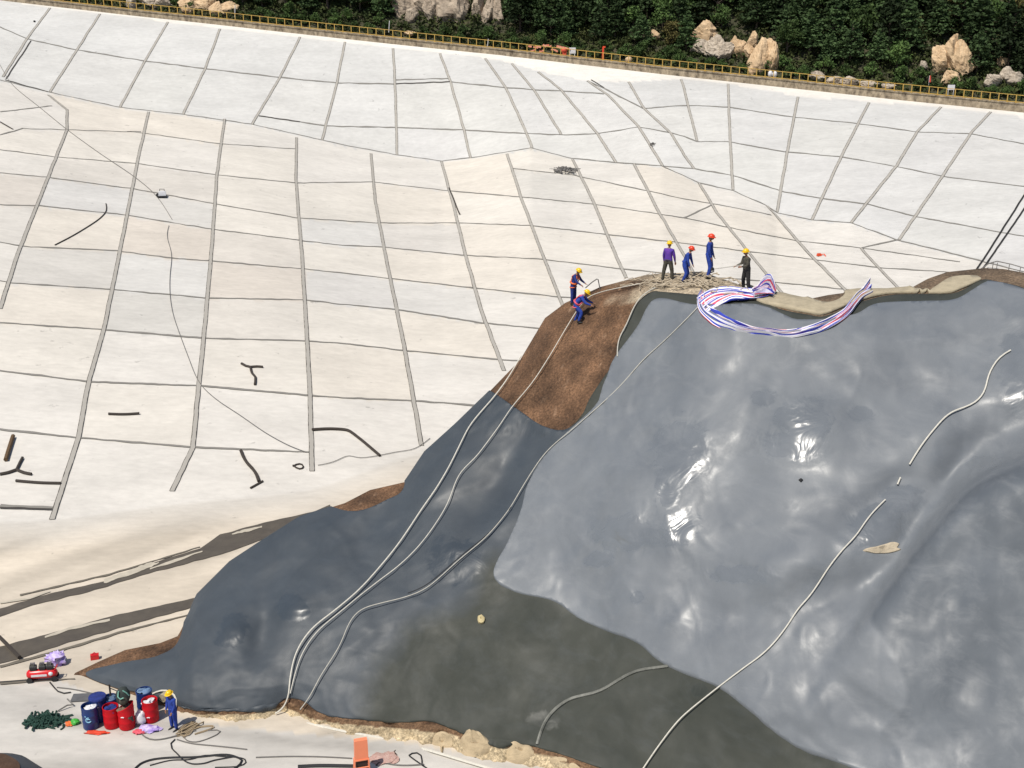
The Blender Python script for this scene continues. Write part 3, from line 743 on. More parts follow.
LIGHT = [(656.6,301),(697,306.5),(756,307),(787,318),(797,321.5),(828,321),(856,316),(871,308),(887,305),(923,303.6),(951.5,302.4),(966,296.5),(985,285),(994,284),(1024,291.7),(1080,314),(1250,385),(1450,470),(1450,975),(1000,840),(854,768),(807,750),(781,734),(751,709),(722,687),(684,672),(659,659),(636,640.6),(586,622),(556,602),(516,592),(494,575.5),(509,542),(522,512),(529,486),(549,453),(572,430),(597.5,406),(606,383),(616,359.5),(639,328)]
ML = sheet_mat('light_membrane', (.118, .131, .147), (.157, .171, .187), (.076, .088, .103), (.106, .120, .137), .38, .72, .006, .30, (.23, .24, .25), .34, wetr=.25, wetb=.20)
WL = WR*1.2
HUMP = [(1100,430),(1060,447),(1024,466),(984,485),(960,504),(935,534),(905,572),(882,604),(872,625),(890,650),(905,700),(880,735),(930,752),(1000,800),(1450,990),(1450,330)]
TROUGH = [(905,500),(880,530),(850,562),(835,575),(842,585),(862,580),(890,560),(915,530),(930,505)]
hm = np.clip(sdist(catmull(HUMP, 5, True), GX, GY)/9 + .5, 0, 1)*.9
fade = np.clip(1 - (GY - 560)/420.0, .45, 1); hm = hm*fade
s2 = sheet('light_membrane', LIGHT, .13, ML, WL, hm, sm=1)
tag(s2, 'big glossy blue grey membrane over the right side of the mound', 'membrane')
BEIGE = [(748,280),(755,301),(784,309),(808,313.5),(825,315),(859,302),(887,295),(913,294),(947,294),(961,290),(984,279),(965,278),(950,280),(935,289),(925,291),(912,289),(895,280),(850,280),(845,296),(835,303),(822,304),(800,295),(780,280)]
s3 = sheet('beige_sheet', BEIGE, .12, M['canvas'], WR*2.2, None)
tag(s3, 'beige fabric sheet lying along the ridge above the membranes', 'fabric sheet')
# exposed pale rock in the membrane
def lump(name, pts, hgt, mt, lift=.13, seed=0, n=4):
    poly = catmull(pts, 3, True); cx = sum(p[0] for p in poly)/len(poly); cy = sum(p[1] for p in poly)/len(poly)
    m_ = MB(); K = len(poly)
    for r in range(n+1):
        s = 1 - r/n
        for (x, y) in poly:
            qx, qy = cx + (x-cx)*s, cy + (y-cy)*s; p = gp(qx, qy)
            if r < n: p = p + Vector((0, -.05, 1))*hgt*(1-s**2)*(1 + .6*mn.noise(p*3 + Vector((seed, 0, 0))))
            m_.v.append(tuple(p + Vector((0, -lift*.7, lift*.7)) - (Vector((0, -.2, .2)) if r == 0 else Vector((0, 0, 0)))))
    for r in range(n):
        for k in range(K): m_.f.append([r*K+k, r*K+(k+1) % K, (r+1)*K+(k+1) % K, (r+1)*K+k]); m_.m.append(0)
    return m_.build(name, mt)
pale_rock = mat('pale_rock', (.52, .44, .32), .8, scale=2, amt=.5, bump=.05, bscale=5)
tag(lump('rock', [(857,553),(875,548),(893,543),(903,545),(900,550),(905,552),(890,556),(872,557)], .12, pale_rock, .15), 'long flake of pale rock showing through the light membrane right of the rope', 'rock')
tag(lump('rock', [(916,545),(922,537),(924,540),(919,548)], .1, pale_rock, .15, 3), 'tiny pale rock chip beside the dark fold of the membrane', 'rock')
tag(lump('rock', [(477,617),(482,615),(486,619),(484,625),(478,625)], .14, mat('yellow_rock', (.55, .46, .25), .8), .12, 5), 'single pale yellow stone resting on the olive membrane', 'rock')
tag(lump('rock', [(797,482),(800,480),(803,482),(800,485)], .10, M['black'], .15, 5), 'tiny black scrap lying on the middle of the light membrane', 'scrap')
# beige rubble at the foot of the mound
rub = mat('sandy_rubble', (.52, .41, .26), .95, scale=2, amt=.5, bump=.06, bscale=4)
for i, (pts, h, lb) in enumerate([
 ([(455,748),(462,733),(468,728),(480,734),(492,741),(497,752),(480,764),(462,762)], .45, 'largest sandy boulder at the foot of the olive membrane'),
 ([(502,752),(512,741),(524,744),(535,748),(538,762),(520,770),(505,765)], .40, 'sandy boulder at the membrane foot, right of the largest one'),
 ([(430,738),(440,731),(452,735),(456,748),(445,757),(432,752)], .25, 'low sandy lump at the membrane foot, left of the largest boulder'),
 ([(545,762),(556,756),(572,762),(585,772),(560,780)], .30, 'sandy lump at the membrane foot cut by the lower picture edge')]):
    tag(lump('rubble_boulder', pts, h, rub, .02, i*7), lb, 'boulder')
# ------------------------------------------------------------------ ropes and hoses
def hose(name, pts, r, mt, label, cat='rope', lift=None, extra=None, step=4, smooth=True, n=6, group=None, wob=0.0):
    q = catmull(pts, step) if smooth else polyl(pts, step)
    lf = r*1.1 if lift is None else lift
    P = []
    for i, (x, y) in enumerate(q):
        if wob: x += wob*mn.noise(Vector((i*.13, 3, len(pts)))); y += wob*mn.noise(Vector((i*.13, 8, len(pts))))
        p = gp(x, y) + Vector((0, -lf*.6, lf)) if on_mound(x, y) else gp(x, y) + Vector((0, 0, lf))
        P.append(p)
    if len(P) > 6:                      # a rope bridges small dips
        for _ in range(3): P = [P[0]] + [P[i]*.5 + (P[i-1]+P[i+1])*.25 for i in range(1, len(P)-1)] + [P[-1]]
    m_ = MB(); m_.tube(P, r, n, 0); o = m_.build(name, mt, loc=P[len(P)//2]); tag(o, label, cat, group); return o
SL = .19
hose('rope', [(521,359),(508,381),(494,400),(480,416),(469,430),(459,450),(449,470),(436,492),(422,512),(400,545),(380,570),(360,592),(338,611),(312,632),(297,655),(291,680),(289,700),(283,712),(276,716)], .03, M['rope'], 'thick white rope from the ridge crest below the two roped workers down to the sand', lift=SL)
hose('rope', [(640,287),(620,291),(600,295.5),(586,301),(580,309),(574,318),(562,338),(549,360),(532,386),(512,410),(500,428),(489,443),(476,460),(459,478),(446,510),(424,543),(402,566),(380,583),(362,597),(344,612),(318,634),(303,656),(296,676),(291,696)], .02, M['rope'], 'white rope passing the two workers and crossing the brown soil patch', lift=SL)
hose('rope', [(697,311),(684,324.5),(663,345),(643,363),(622,387),(602.5,406),(575,430),(549,452),(535,470),(520,494),(508,514),(486,540),(460,562),(428,590),(405,600),(385,605),(362,612),(350,625),(341,647),(330,665),(321,679),(310,700),(301,712)], .02, M['rope_thin'], 'long grey white rope along the left border of the light membrane', lift=SL)
hose('rope', [(511,510),(489,536),(462,558),(428,587),(408,596)], .02, M['black'], 'short black rope lying beside the long grey white rope', lift=SL)
hose('rope', [(655,291),(645,296),(636,306),(630,318),(626,329),(619,340),(617,350),(617,360)], .028, M['rope_thin'], 'short thin rope hanging over the olive strip beside the brown soil', lift=SL)
hose('rope', [(1009,354),(1003,356),(997,361),(991,370),(986,380),(985,388),(982,397),(974,406),(964,411),(953,414),(943,421),(934,431),(922,446),(914,458),(908,468)], .03, M['rope'], 'upper white rope curling down the right of the light membrane', lift=SL)
hose('rope', [(899,481),(896,488)], .03, M['rope'], 'tiny visible length of white rope between two longer ones', lift=SL)
hose('rope', [(884,503),(879,508),(872,515),(862,528),(855,539),(847,547),(838,557),(828,570),(817,587),(808,600),(797,612),(786,629),(772,647),(758,660),(744,670),(715,692),(684,717),(672,730),(662,743),(652,757),(640,775),(630,790)], .025, M['rope'], 'long lower white rope crossing the light and olive membranes to the bottom edge', lift=SL)
hose('hose', [(668,667),(655,669),(640,671),(625,677),(602,691),(585,696),(569,700),(556,709),(547,719),(541,731),(537,745)], .06, mat('dusty_hose', (.26,.26,.23), .7, scale=1.6, col2=(.05,.053,.045)), 'pale dusty hose curving over the olive membrane near the bottom', 'hose', lift=.07)
hose('hose', [(275,719),(290,722),(315,726),(342,732),(375,738),(400,744),(425,751),(455,760),(495,772)], .055, M['rope'], 'long cream hose on the floor in front of the sandy mound foot', 'hose', lift=.08)
hose('cord', [(-8,52),(0,65),(12,85),(40,108),(67,130),(100,154),(134,177),(157,197),(172,220)], .028, M['grey_hose'], 'thin grey cord running diagonally down the upper left panels', 'cord', lift=.07)
hose('cord', [(169,226),(166,236),(172,254),(170,275),(170,296),(173,315),(178,330),(188,357),(199,383),(216,400),(240,416),(266,434),(290,447),(306,453)], .022, M['grey_hose'], 'thin grey cord winding down the middle left panels', 'cord', lift=.07)
hose('cord', [(318,466),(330,464),(342,459),(349,455),(357,459),(375,457),(400,452),(415,450),(430,439)], .02, M['grey_hose'], 'thin wire along the lower edge of the panels beside the mound', 'cord', lift=.06)
for pts, r, lb in [
 ([(55,245.5),(75,235),(100,219),(108,209),(106,204)], .05, 'thin bent dark hose on a beige panel at the upper left'),
 ([(108.5,415),(125,415.5),(139.6,414.5)], .08, 'short straight black hose piece in the middle of a left panel'),
 ([(241,452),(245.5,463),(255.5,473),(259,483)], .10, 'zigzag dark hose piece low on the panel left of the loop'),
 ([(250.5,489),(263,482)], .06, 'tiny stub crossing the lower end of the zigzag hose piece'),
 ([(312,431),(330,430),(350,431.5),(353,435),(360,440),(380,457)], .09, 'dark hose piece bent downward, nearest the mound among the panel scraps'),
 ([(16,482),(40,484),(61,484.5)], .08, 'straight dark hose piece below the forked one at the left edge'),
 ([(293,466),(296,470),(303,471),(307,467),(303,464),(296,464),(293,467)], .05, 'small round loop of dark cord at the panel edge')]:
    hose('hose_piece', pts, r, M['darkwood'], lb, 'hose piece', step=3, smooth=True)
hose('timber', [(13.4,438),(9.5,450),(6,462)], .13, mat('brown_wood', (.12,.07,.03), .8, scale=9), 'thick brown timber stick lying near the left picture edge', 'timber')
def fork(lb, a, b_, c_, j, r=.085):
    m_ = MB(); o0 = gp(*j)
    for s in (a, b_, c_):
        q = catmull([j] + list(s), 3); m_.tube([gp(x, y) + Vector((0, 0, r)) for x, y in q], r, 6)
    o = m_.build('hose_piece', M['darkwood'], loc=o0); tag(o, lb, 'hose piece')
fork('Y shaped black hose piece in the middle of a panel', [(246,367),(241.5,364.5)], [(257,367.5),(263,368)], [(252,374),(255.5,378),(255,385.6)], (250.5,368))
fork('forked dark hose piece at the left edge of the lowest panels', [(20,464),(22.7,459)], [(8,474),(0,475.5)], [(24,474),(31.7,475.5)], (16.7,471), .09)
hose('pipe', [(0,640),(8,648),(20,660.5)], .09, M['darkwood'], 'short dark pipe lying across the drainage channel at the left edge', 'pipe', lift=.15)

# debris on the panels
def base(px, py): return gp(px, py)
r_ = empty('machine', base(162,197)); tag(r_, 'small white and black machine standing alone on an upper left panel', 'machine')
m_ = MB(); m_.box((.05,0,.35), (.75,.5,.42), rz=.2, taper=.85); m_.build('housing', M['white_plastic'], r_, smooth=False)
m_ = MB(); m_.box((.05,-.12,.10), (.9,.7,.12), rz=.2); m_.tube([(-.35,-.3,.22),(-.35,.3,.22)], .16, 10); m_.build('frame', M['black'], r_, smooth=False)
m_ = MB(); m_.tube([(-.2,.1,.5),(-.2,.1,.75),(.25,.1,.75),(.25,.1,.5)], .04, 6); m_.build('handle', M['grey_hose'], r_)
def clump(name, px, py, size, mt, lb, cat, n=26, rr=.03, seed=1, zz=.25, mesh=None, loc=None):
    rn = random.Random(seed); m_ = MB()
    for k in range(n):
        a = rn.uniform(0, 6.28); d = math.sqrt(rn.random()); c = Vector((math.cos(a)*d*size[0], math.sin(a)*d*size[1], 0))
        L_ = rn.uniform(.3, 1.0)*size[0]*.6; th = rn.uniform(0, 6.28); cv = rn.uniform(-2.5, 2.5); q = []
        for s in range(7):
            q.append(c.copy() + Vector((0, 0, rr + zz*max(0, 1-d*1.1)*rn.uniform(.3, 1)))); c += Vector((math.cos(th), math.sin(th), 0))*L_/6; th += cv/6
        m_.tube(q, rr*rn.uniform(.7, 1.4), 5)
    o = m_.build(name, mt); o.location = loc if loc is not None else base(px, py); tag(o, lb, cat); return o
clump('scrap_pile', 565, 171, (1.3, 1.5), M['grey_hose'], 'flat tangle of dark grey scrap below the upper panels', 'scrap', 60, .09, 3, .5)
clump('scrap_pile', 652.5, 145, (.45, .5), M['grey_hose'], 'tiny dark scrap on the joint right of the larger scrap tangle', 'scrap', 14, .05, 4, .3)
m_ = MB(); m_.box((0,0,.14), (.42,.3,.22), rz=.3, taper=.7); m_.tube([(.2,0,.15),(.45,-.1,.2),(.55,-.3,.03)], .05, 6); o = m_.build('red_scrap', mat('orange_red', (.75,.08,.02), .5)); o.location = base(819, 256); tag(o, 'small orange red scrap on a panel right of the ridge workers', 'scrap')
m_ = MB(); m_.ell((0,0,.1), (.16,.16,.12)); o = m_.build('pebble', M['black'], smooth=True); o.location = base(34.5, 22); tag(o, 'small dark stone on the top left corner panel', 'stone')

# wire barrier behind the ridge at the right edge
wb = empty('wire_barrier', base(1000, 276)); tag(wb, 'thin dark wire barrier behind the ridge at the right edge', 'barrier')
m_ = MB(); q = [basin_pt(x, y) + Vector((0,0,h)) - wb.location for x, y, h in [(978,272,.1),(988,268,.4),(996,270,.8),(1010,273,.8),(1024,276,.7),(1045,281,.7)]]
m_.tube(q, .05, 5); m_.build('wire', M['grey_hose'], wb)
for x, y in [(992,271),(996,272),(1008,274),(1019,277),(1030,279)]:
    m_ = MB(); p = basin_pt(x, y) - wb.location; m_.tube([p, p + Vector((.03,0,.85))], .035, 5); m_.build('stake', M['grey_hose'], wb)

# tangled straps on the crest
rn = random.Random(5); m_ = MB()
for k in range(60):
    x = rn.uniform(642, 740); y = R_y(x) + rn.uniform(2, 16); q = []; th = rn.choice((0, 3.14)) + rn.uniform(-.5, .5)
    for s in range(9):
        q.append((x, max(y, R_y(x)+.5))); x += math.cos(th)*3; y += math.sin(th)*1.6; th += rn.uniform(-.5, .5)
    m_.tube([gp(a, b_) + Vector((0, 0, .10 + .12*rn.random())) for a, b_ in q], rn.uniform(.012, .035), 5)
o = m_.build('strap_pile', mat('beige_strap', (.50, .42, .31), .9, scale=3, amt=.6), loc=gp(690, 284)); tag(o, 'tangle of beige straps and rope under the boots of the ridge workers', 'rope pile')

# striped tarpaulin
def tarp_mat():
    m = bpy.data.materials.new('striped_tarp'); m.use_nodes = True; N = m.node_tree.nodes; L = m.node_tree.links; b = N['Principled BSDF']; b.inputs['Roughness'].default_value = .45
    at = N.new('ShaderNodeAttribute'); at.attribute_name = 'stripe'
    rp = N.new('ShaderNodeValToRGB'); rp.color_ramp.interpolation = 'CONSTANT'; e = rp.color_ramp.elements
    W_, B_, R_ = (.78,.76,.80,1), (.035,.055,.42,1), (.62,.05,.10,1)
    seq = [(0,W_),(.16,B_),(.36,W_),(.50,R_),(.68,W_),(.80,B_),(.90,W_)]
    e[0].position = 0; e[0].color = W_; e[1].position = .16; e[1].color = B_
    for p, c in seq[2:]: x = e.new(p); x.color = c
    md = N.new('ShaderNodeMath'); md.operation = 'FRACT'; L.new(at.outputs['Fac'], md.inputs[0]); L.new(md.outputs[0], rp.inputs[0]); L.new(rp.outputs[0], b.inputs['Base Color'])
    return m
TM = tarp_mat()
def strip(m_, acc, path, widths, reps, seed, lift=.10, amp=.14, bunch=0.0):
    q = catmull(path, 2.2); n = len(q); nw = 22; b0 = len(m_.v); L_ = np.linspace(0, 1, len(widths))
    for i, (x, y) in enumerate(q):
        t = i/(n-1); wd = float(np.interp(t, L_, widths))
        a = q[max(i-1, 0)]; c = q[min(i+1, n-1)]; dx, dy = c[0]-a[0], c[1]-a[1]; l = math.hypot(dx, dy) + 1e-6; nx, ny = -dy/l, dx/l
        for k in range(nw):
            u = k/(nw-1); s = (u-.5)*wd
            ph = u*reps*3.1 + seed + mn.noise(Vector((i*.05, u*3, seed)))*1.3
            X, Y = x + nx*s, y + ny*s
            Yc = max(Y, R_y(X)+.6) if 60 < X < 1300 else Y
            p = mound_pt(X, Yc)
            z = lift + .05 + amp*(.5+.5*math.sin(ph*2)) + amp*.7*mn.noise(Vector((i*.10, u*6, seed)))
            m_.v.append(tuple(p + Vector((0, -.65, .76))*z + (Vector((0,0,.12))*(Yc-Y) if Yc > Y else Vector((0,0,0)))))
            acc.append(u*reps + .8*mn.noise(Vector((i*.035, u*1.5, seed+3))) + .12*mn.noise(Vector((i*.16, u*3, seed+9))))
        if i:
            for k in range(nw-1): m_.f.append([b0+(i-1)*nw+k, b0+(i-1)*nw+k+1, b0+i*nw+k+1, b0+i*nw+k]); m_.m.append(0)
m_ = MB(); acc = []
strip(m_, acc, [(701,308),(712,301),(728,297),(745,297),(762,296),(772,292)], [17,18,15,12,9,7], 3.2, 1, .06, .16)
strip(m_, acc, [(702,293),(700,301),(703,311),(714,320),(728,327),(745,332),(768,334.5),(790,336),(812,332),(830,325),(845,315),(853,305),(860,297),(870,291)], [4,11,15,11,7.5,6,6,7,8,9,9,8,8,8], 2.4, 7, .05, .16)
strip(m_, acc, [(752,297),(760,294),(767,293.5),(773,297)], [6,9,10,5], 3, 4, .10, .30)
o = m_.build('striped_tarpaulin', TM, loc=gp(760, 320)); at = o.data.attributes.new('stripe', 'FLOAT', 'POINT'); at.data.foreach_set('value', acc)
sm_ = o.modifiers.new('thick', 'SOLIDIFY'); sm_.thickness = .02
tag(o, 'twisted red white and blue striped tarpaulin draped over the top of the light membrane', 'tarpaulin')

# ------------------------------------------------------------------ people
def skin_mesh(J, E, R, root):
    me = bpy.data.meshes.new('b'); me.from_pydata([tuple(v) for v in J], E, []); o = bpy.data.objects.new('b', me); C.objects.link(o)
    md = o.modifiers.new('s', 'SKIN'); ss = o.modifiers.new('ss', 'SUBSURF'); ss.levels = 2; ss.render_levels = 2
    for i, r in enumerate(R):
        sv = me.skin_vertices[0].data[i]; sv.radius = r if isinstance(r, tuple) else (r, r); sv.use_root = (i == root)
    dg = bpy.context.evaluated_depsgraph_get(); dg.update(); ev = o.evaluated_get(dg); res = bpy.data.meshes.new_from_object(ev)
    vs = [v.co.copy() for v in res.vertices]; fs = [list(p.vertices) for p in res.polygons]
    bpy.data.objects.remove(o); return vs, fs
def rotx(v, a): return Matrix.Rotation(a, 3, 'X') @ v
def D3(fwd, side, down):                 # unit direction: forward -Y, side +X, down -Z
    v = Vector((side, -fwd, -down)); return v.normalized()
def person(label, px, py, face, scale=1.0, lean=.1, head=.1, legs=None, arms=None, top='blue_cloth', pants='blue_cloth', hat='hat_yellow', vest=None, group=None, sink=.03, loc=None):
    """local: facing -Y.  legs/arms: per side (thigh/upper dir, shin/fore dir)."""
    legs = legs or [(D3(.05,-.06,1), D3(-.05,-.02,1)), (D3(.05,.06,1), D3(-.05,.02,1))]
    arms = arms or [(D3(.1,-.25,1), D3(.3,-.05,1)), (D3(.1,.25,1), D3(.3,.05,1))]
    J = []; R = []; E = []; lab_ = []
    def add(v, r, par=None):
        J.append(v); R.append(r)
        if par is not None: E.append((par, len(J)-1))
        return len(J)-1
    pel = Vector((0, 0, .95))
    def up(v): return pel + rotx(v, lean)
    p0 = add(pel, (.175, .14)); p1 = add(up(Vector((0, 0, .16))), (.168, .135), p0); p2 = add(up(Vector((0, 0, .34))), (.19, .145), p1)
    p3 = add(up(Vector((0, 0, .46))), (.12, .10), p2); nk = add(up(Vector((0, 0, .53))), .058, p3)
    nd = rotx(Vector((0, -.02, 1)), lean + head); hd = J[nk] + nd*.06; h_ = add(hd, .055, nk)
    seg = {'arm': [], 'hand': [], 'leg': []}
    hands = []; feet = []
    for s, (ua, fa), sg in ((0, arms[0], -1), (1, arms[1], 1)):
        sh = add(up(Vector((sg*.18, 0, .45))), .080, p3); el = add(J[sh] + ua*.28, .064, sh); wr = add(J[el] + fa*.25, .035, el)
        hands.append((J[wr].copy(), fa.copy(), sg)); seg['arm'].append((J[sh], J[wr]))
        ph = add(J[wr] + fa*.08, (.036, .022), wr)
    for s, (th, shn), sg in ((0, legs[0], -1), (1, legs[1], 1)):
        hp = add(pel + Vector((sg*.10, 0, -.06)), .115, p0); kn = add(J[hp] + th*.42, .088, hp); an = add(J[kn] + shn*.41, .066, kn); feet.append((J[an].copy(), sg))
    lowz = min(f[0].z for f in feet) - .085
    vs, fs = skin_mesh(J, E, R, 0)
    m_ = MB()
    mats = [M['skin'], M[top], M[pants]]
    hc = J[h_]; waist = pel.z + .02
    def cls(c):
        c = Vector(c)
        for (wv, fa, sg) in hands:
            if (c - wv).dot(fa) > -.01 and (c - wv).length < .15 and ((c - wv) - fa*(c - wv).dot(fa)).length < .048: return 0
        if (c - hc).length < .085 or ((c - J[nk]).dot(nd) > .0 and (c - J[nk]).length < .12): return 0
        dl = 9
        rel_ = rotx(c - pel, -lean)
        if rel_.z > .0 : return 1
        # arms hanging below the waist
        for (a, b_) in seg['arm']:
            t = max(0, min(1, (c-a).dot(b_-a)/((b_-a).length_squared))); 
            if (c - (a + (b_-a)*t)).length < .085 and abs(c.x) > .13: return 1
        return 2
    for f in fs:
        c = sum((vs[i] for i in f), Vector())/len(f); m_.m.append(cls(c))
    m_.v = [tuple(v) for v in vs]; m_.f = fs
    # head with nose, ears, eyes
    HR = Matrix.Rotation(lean*.6 + head, 3, 'X'); hcen = hc + HR @ Vector((0, -.012, .10))
    def hf(v):
        k = 1.0
        if v.y < -.3 and v.z < -.3: k *= .93
        return k
    m_.ell(hcen, (.078, .098, .118), 14, 10, 0, HR, hf)
    m_.ell(hcen + HR @ Vector((0, -.102, -.015)), (.014, .022, .026), 6, 5, 0, HR)
    for sg in (-1, 1):
        m_.ell(hcen + HR @ Vector((sg*.080, .005, -.01)), (.010, .020, .032), 6, 5, 0, HR)
    # hands: palm is grown with the arm, five fingers close from it
    for (wv, fa, sg) in hands:
        side = fa.cross(Vector((0, 1, 0)));
        if side.length < .1: side = Vector((1, 0, 0))
        side.normalize(); pn = fa.cross(side).normalized()*sg
        for k, (o_, ln) in enumerate(((-.028, .062), (-.009, .075), (.010, .070), (.027, .055))):
            b0 = wv + fa*.085 + side*o_; m1 = b0 + fa*ln*.55 + pn*.008; e = m1 + (fa*.6 + pn*.8).normalized()*ln*.5
            m_.tube([wv + fa*.05 + side*o_*.8, b0, m1, e], [.011, .010, .009, .006], 5, 0)
        b0 = wv + fa*.03 - side*.03; m_.tube([wv + fa*.02 - side*.015, b0 - side*.012 + fa*.015, b0 - side*.022 + fa*.045], [.012, .011, .007], 5, 0)
    root = empty('person', (loc if loc is not None else gp(px, py)) + Vector((0, 0, -sink)), face); root.scale = (scale,)*3
    tag(root, label, 'person', group)
    off = Vector((0, 0, -lowz))
    def bl(mb_, nm, mt, par=root):
        mb_.v = [tuple(Vector(v) + off) for v in mb_.v]; return mb_.build(nm, mt, par)
    bl(m_, 'body', mats)
    for sg in (-1, 1): e_ = MB(); e_.ell(hcen + HR @ Vector((sg*.03, -.088, .012)), (.012, .008, .007), 6, 5, 0, HR); bl(e_, 'eye', M['boot'])
    e_ = MB(); e_.ell(hcen + HR @ Vector((0, -.088, -.055)), (.022, .006, .006), 6, 5, 0, HR)
    bl(e_, 'mouth', M['boot'])
    h_m = MB(); HM = Matrix.Translation(hcen + HR @ Vector((0, 0, .045))) @ HR.to_4x4()
    h_m.lathe([(.150, -.012), (.155, -.004), (.128, .004), (.125, .045), (.105, .085), (.065, .112), (.0, .122)], 20, 0, HM, lambda v: Vector((v.x*.93, v.y*1.08 - (.025 if v.y < 0 and v.z < 0 else 0), v.z)))
    h_m.lathe([(.150, -.012), (.110, -.010), (.0, .05)], 20, 0, HM, lambda v: Vector((v.x*.93, v.y*1.08, v.z)))
    h_m.tube([HM @ Vector((0, y, z)) for y, z in ((-.12, .05), (-.08, .10), (0, .128), (.08, .10), (.12, .05))], .012, 6)
    bl(h_m, 'hard_hat', M[hat])
    for (f, sg) in feet:
        b_ = MB(); b_.ell(f + Vector((0, -.06, -.045)), (.050, .145, .042), 10, 6, 0, None, lambda v: 1.0)
        b_.ell(f + Vector((0, .01, -.01)), (.052, .060, .07), 10, 6); bl(b_, 'boot', M['boot'])
    # collar, belt
    b_ = MB(); b_.tube([up(Vector((math.cos(a)*.165, math.sin(a)*.135, .03))) for a in [k*math.pi/8 for k in range(16)]], .02, 5, closed=True); bl(b_, 'belt', M[pants])
    if vest:
        b_ = MB()
        for sg in (-1, 1):
            b_.tube([up(Vector((sg*.09, -.13, .06))), up(Vector((sg*.10, -.155, .28))), up(Vector((sg*.11, -.08, .47))), up(Vector((sg*.11, .05, .50))), up(Vector((sg*.09, .145, .36))), up(Vector((-sg*.05, .15, .20))), up(Vector((sg*.09, .13, .06)))], .028, 5)
            b_.tube([pel + Vector((sg*.10 + math.cos(a)*.11, math.sin(a)*.11, -.12)) for a in [k*math.pi/6 for k in range(12)]], .025, 5, closed=True)
        b_.tube([up(Vector((math.cos(a)*.185, math.sin(a)*.155, .08))) for a in [k*math.pi/8 for k in range(16)]], .045, 5, closed=True)
        bl(b_, 'safety_harness', M[vest])
    return root, J, hands, off
# facing: local -Y is forward; rz rotates it. rz=+90deg faces +X, rz=-90deg faces -X
Rg = math.radians
person('worker in blue coveralls and orange harness standing above his crouching partner', 573, 304, Rg(60), 1.02, .32, .3, vest='orange', top='navy', pants='navy',
       arms=[(D3(.5,-.2,.9), D3(.9,.1,.5)), (D3(.5,.2,.9), D3(.9,-.1,.5))])
person('crouching worker in bright blue with pink harness on the brown soil edge', 575.5, 323.5, Rg(75), 1.06, .75, .1, vest='pink',
       legs=[(D3(.75,-.15,.7), D3(-.35,-.05,1)), (D3(.25,.2,1), D3(-.45,.05,.9))], arms=[(D3(.6,-.2,.8), D3(.9,.1,.3)), (D3(.6,.2,.8), D3(.9,-.1,.3))])
person('worker in purple jacket and dark camouflage trousers, leftmost on the ridge', 667.5, 281.5, Rg(150), 1.04, .08, .0, top='purple', pants='camo',
       legs=[(D3(.1,-.18,1), D3(-.1,-.05,1)), (D3(-.05,.2,1), D3(-.15,.06,1))])
person('red helmeted worker in blue bending forward, second from left on the ridge', 684, 282.5, Rg(65), .98, .38, .1, hat='hat_red',
       legs=[(D3(.35,-.08,1), D3(-.45,-.02,1)), (D3(.3,.1,1), D3(-.25,.02,1))], arms=[(D3(.15,-.12,1), D3(.3,.1,1)), (D3(.2,.15,1), D3(.4,-.1,1))])
person('tall red helmeted worker in blue standing upright in the middle of the ridge', 708, 278, Rg(70), 1.12, .02, .12, hat='hat_red',
       legs=[(D3(.22,-.06,1), D3(-.22,-.02,1)), (D3(.2,.1,1), D3(-.3,.02,1))], arms=[(D3(.1,-.18,1), D3(.35,.1,1)), (D3(.15,.15,1), D3(.4,-.1,1))])
w6, J6, h6, off6 = person('yellow helmeted worker in dark olive clothes holding a long tool, rightmost on the ridge', 745.5, 291, Rg(-70), 1.03, .12, .0, top='camo', pants='darkcloth',
       legs=[(D3(.12,-.14,1), D3(-.12,-.03,1)), (D3(.0,.16,1), D3(-.1,.04,1))], arms=[(D3(.3,-.1,1), D3(1,.05,.25)), (D3(.2,.1,1), D3(.9,-.3,.15))])
person('lone worker in blue coveralls and yellow helmet beside the red drum', 174.5, 729, Rg(-35), .98, .06, .18,
       arms=[(D3(.12,-.14,1), D3(.5,.2,.9)), (D3(.12,.14,1), D3(.5,-.2,.9))])
# the long tool: from his hands toward the left
bpy.context.view_layer.update()
hw = [w6.matrix_world @ (h6[k][0] + h6[k][1]*.07 + off6) for k in (0, 1)]
d = (Vector((-1, -.05, -.12))).normalized()
tl = empty('long_tool', hw[0]); tag(tl, 'long thin pole with dark head held by the rightmost ridge worker', 'tool')
m_ = MB(); m_.tube([Vector((.30, 0, .06)), d*.5, d*.92], .018, 6); m_.build('pole', M['rope_thin'], tl)
m_ = MB(); m_.box(d*.97, (.14, .10, .13), rz=.3, taper=.7); m_.build('tool_head', M['black'], tl, smooth=False)
# bent steel pipe by the roped pair
bp = empty('bent_pipe', gp(597, 291)); tag(bp, 'bent grey pipe standing in front of the roped workers', 'pipe')
m_ = MB(); m_.tube([Vector((-.55, 0, .15)), Vector((-.25, 0, .42)), Vector((-.02, 0, .58)), Vector((.04, 0, .56)), Vector((.15, 0, .05))], .028, 6); m_.build('tube', M['grey_hose'], bp)

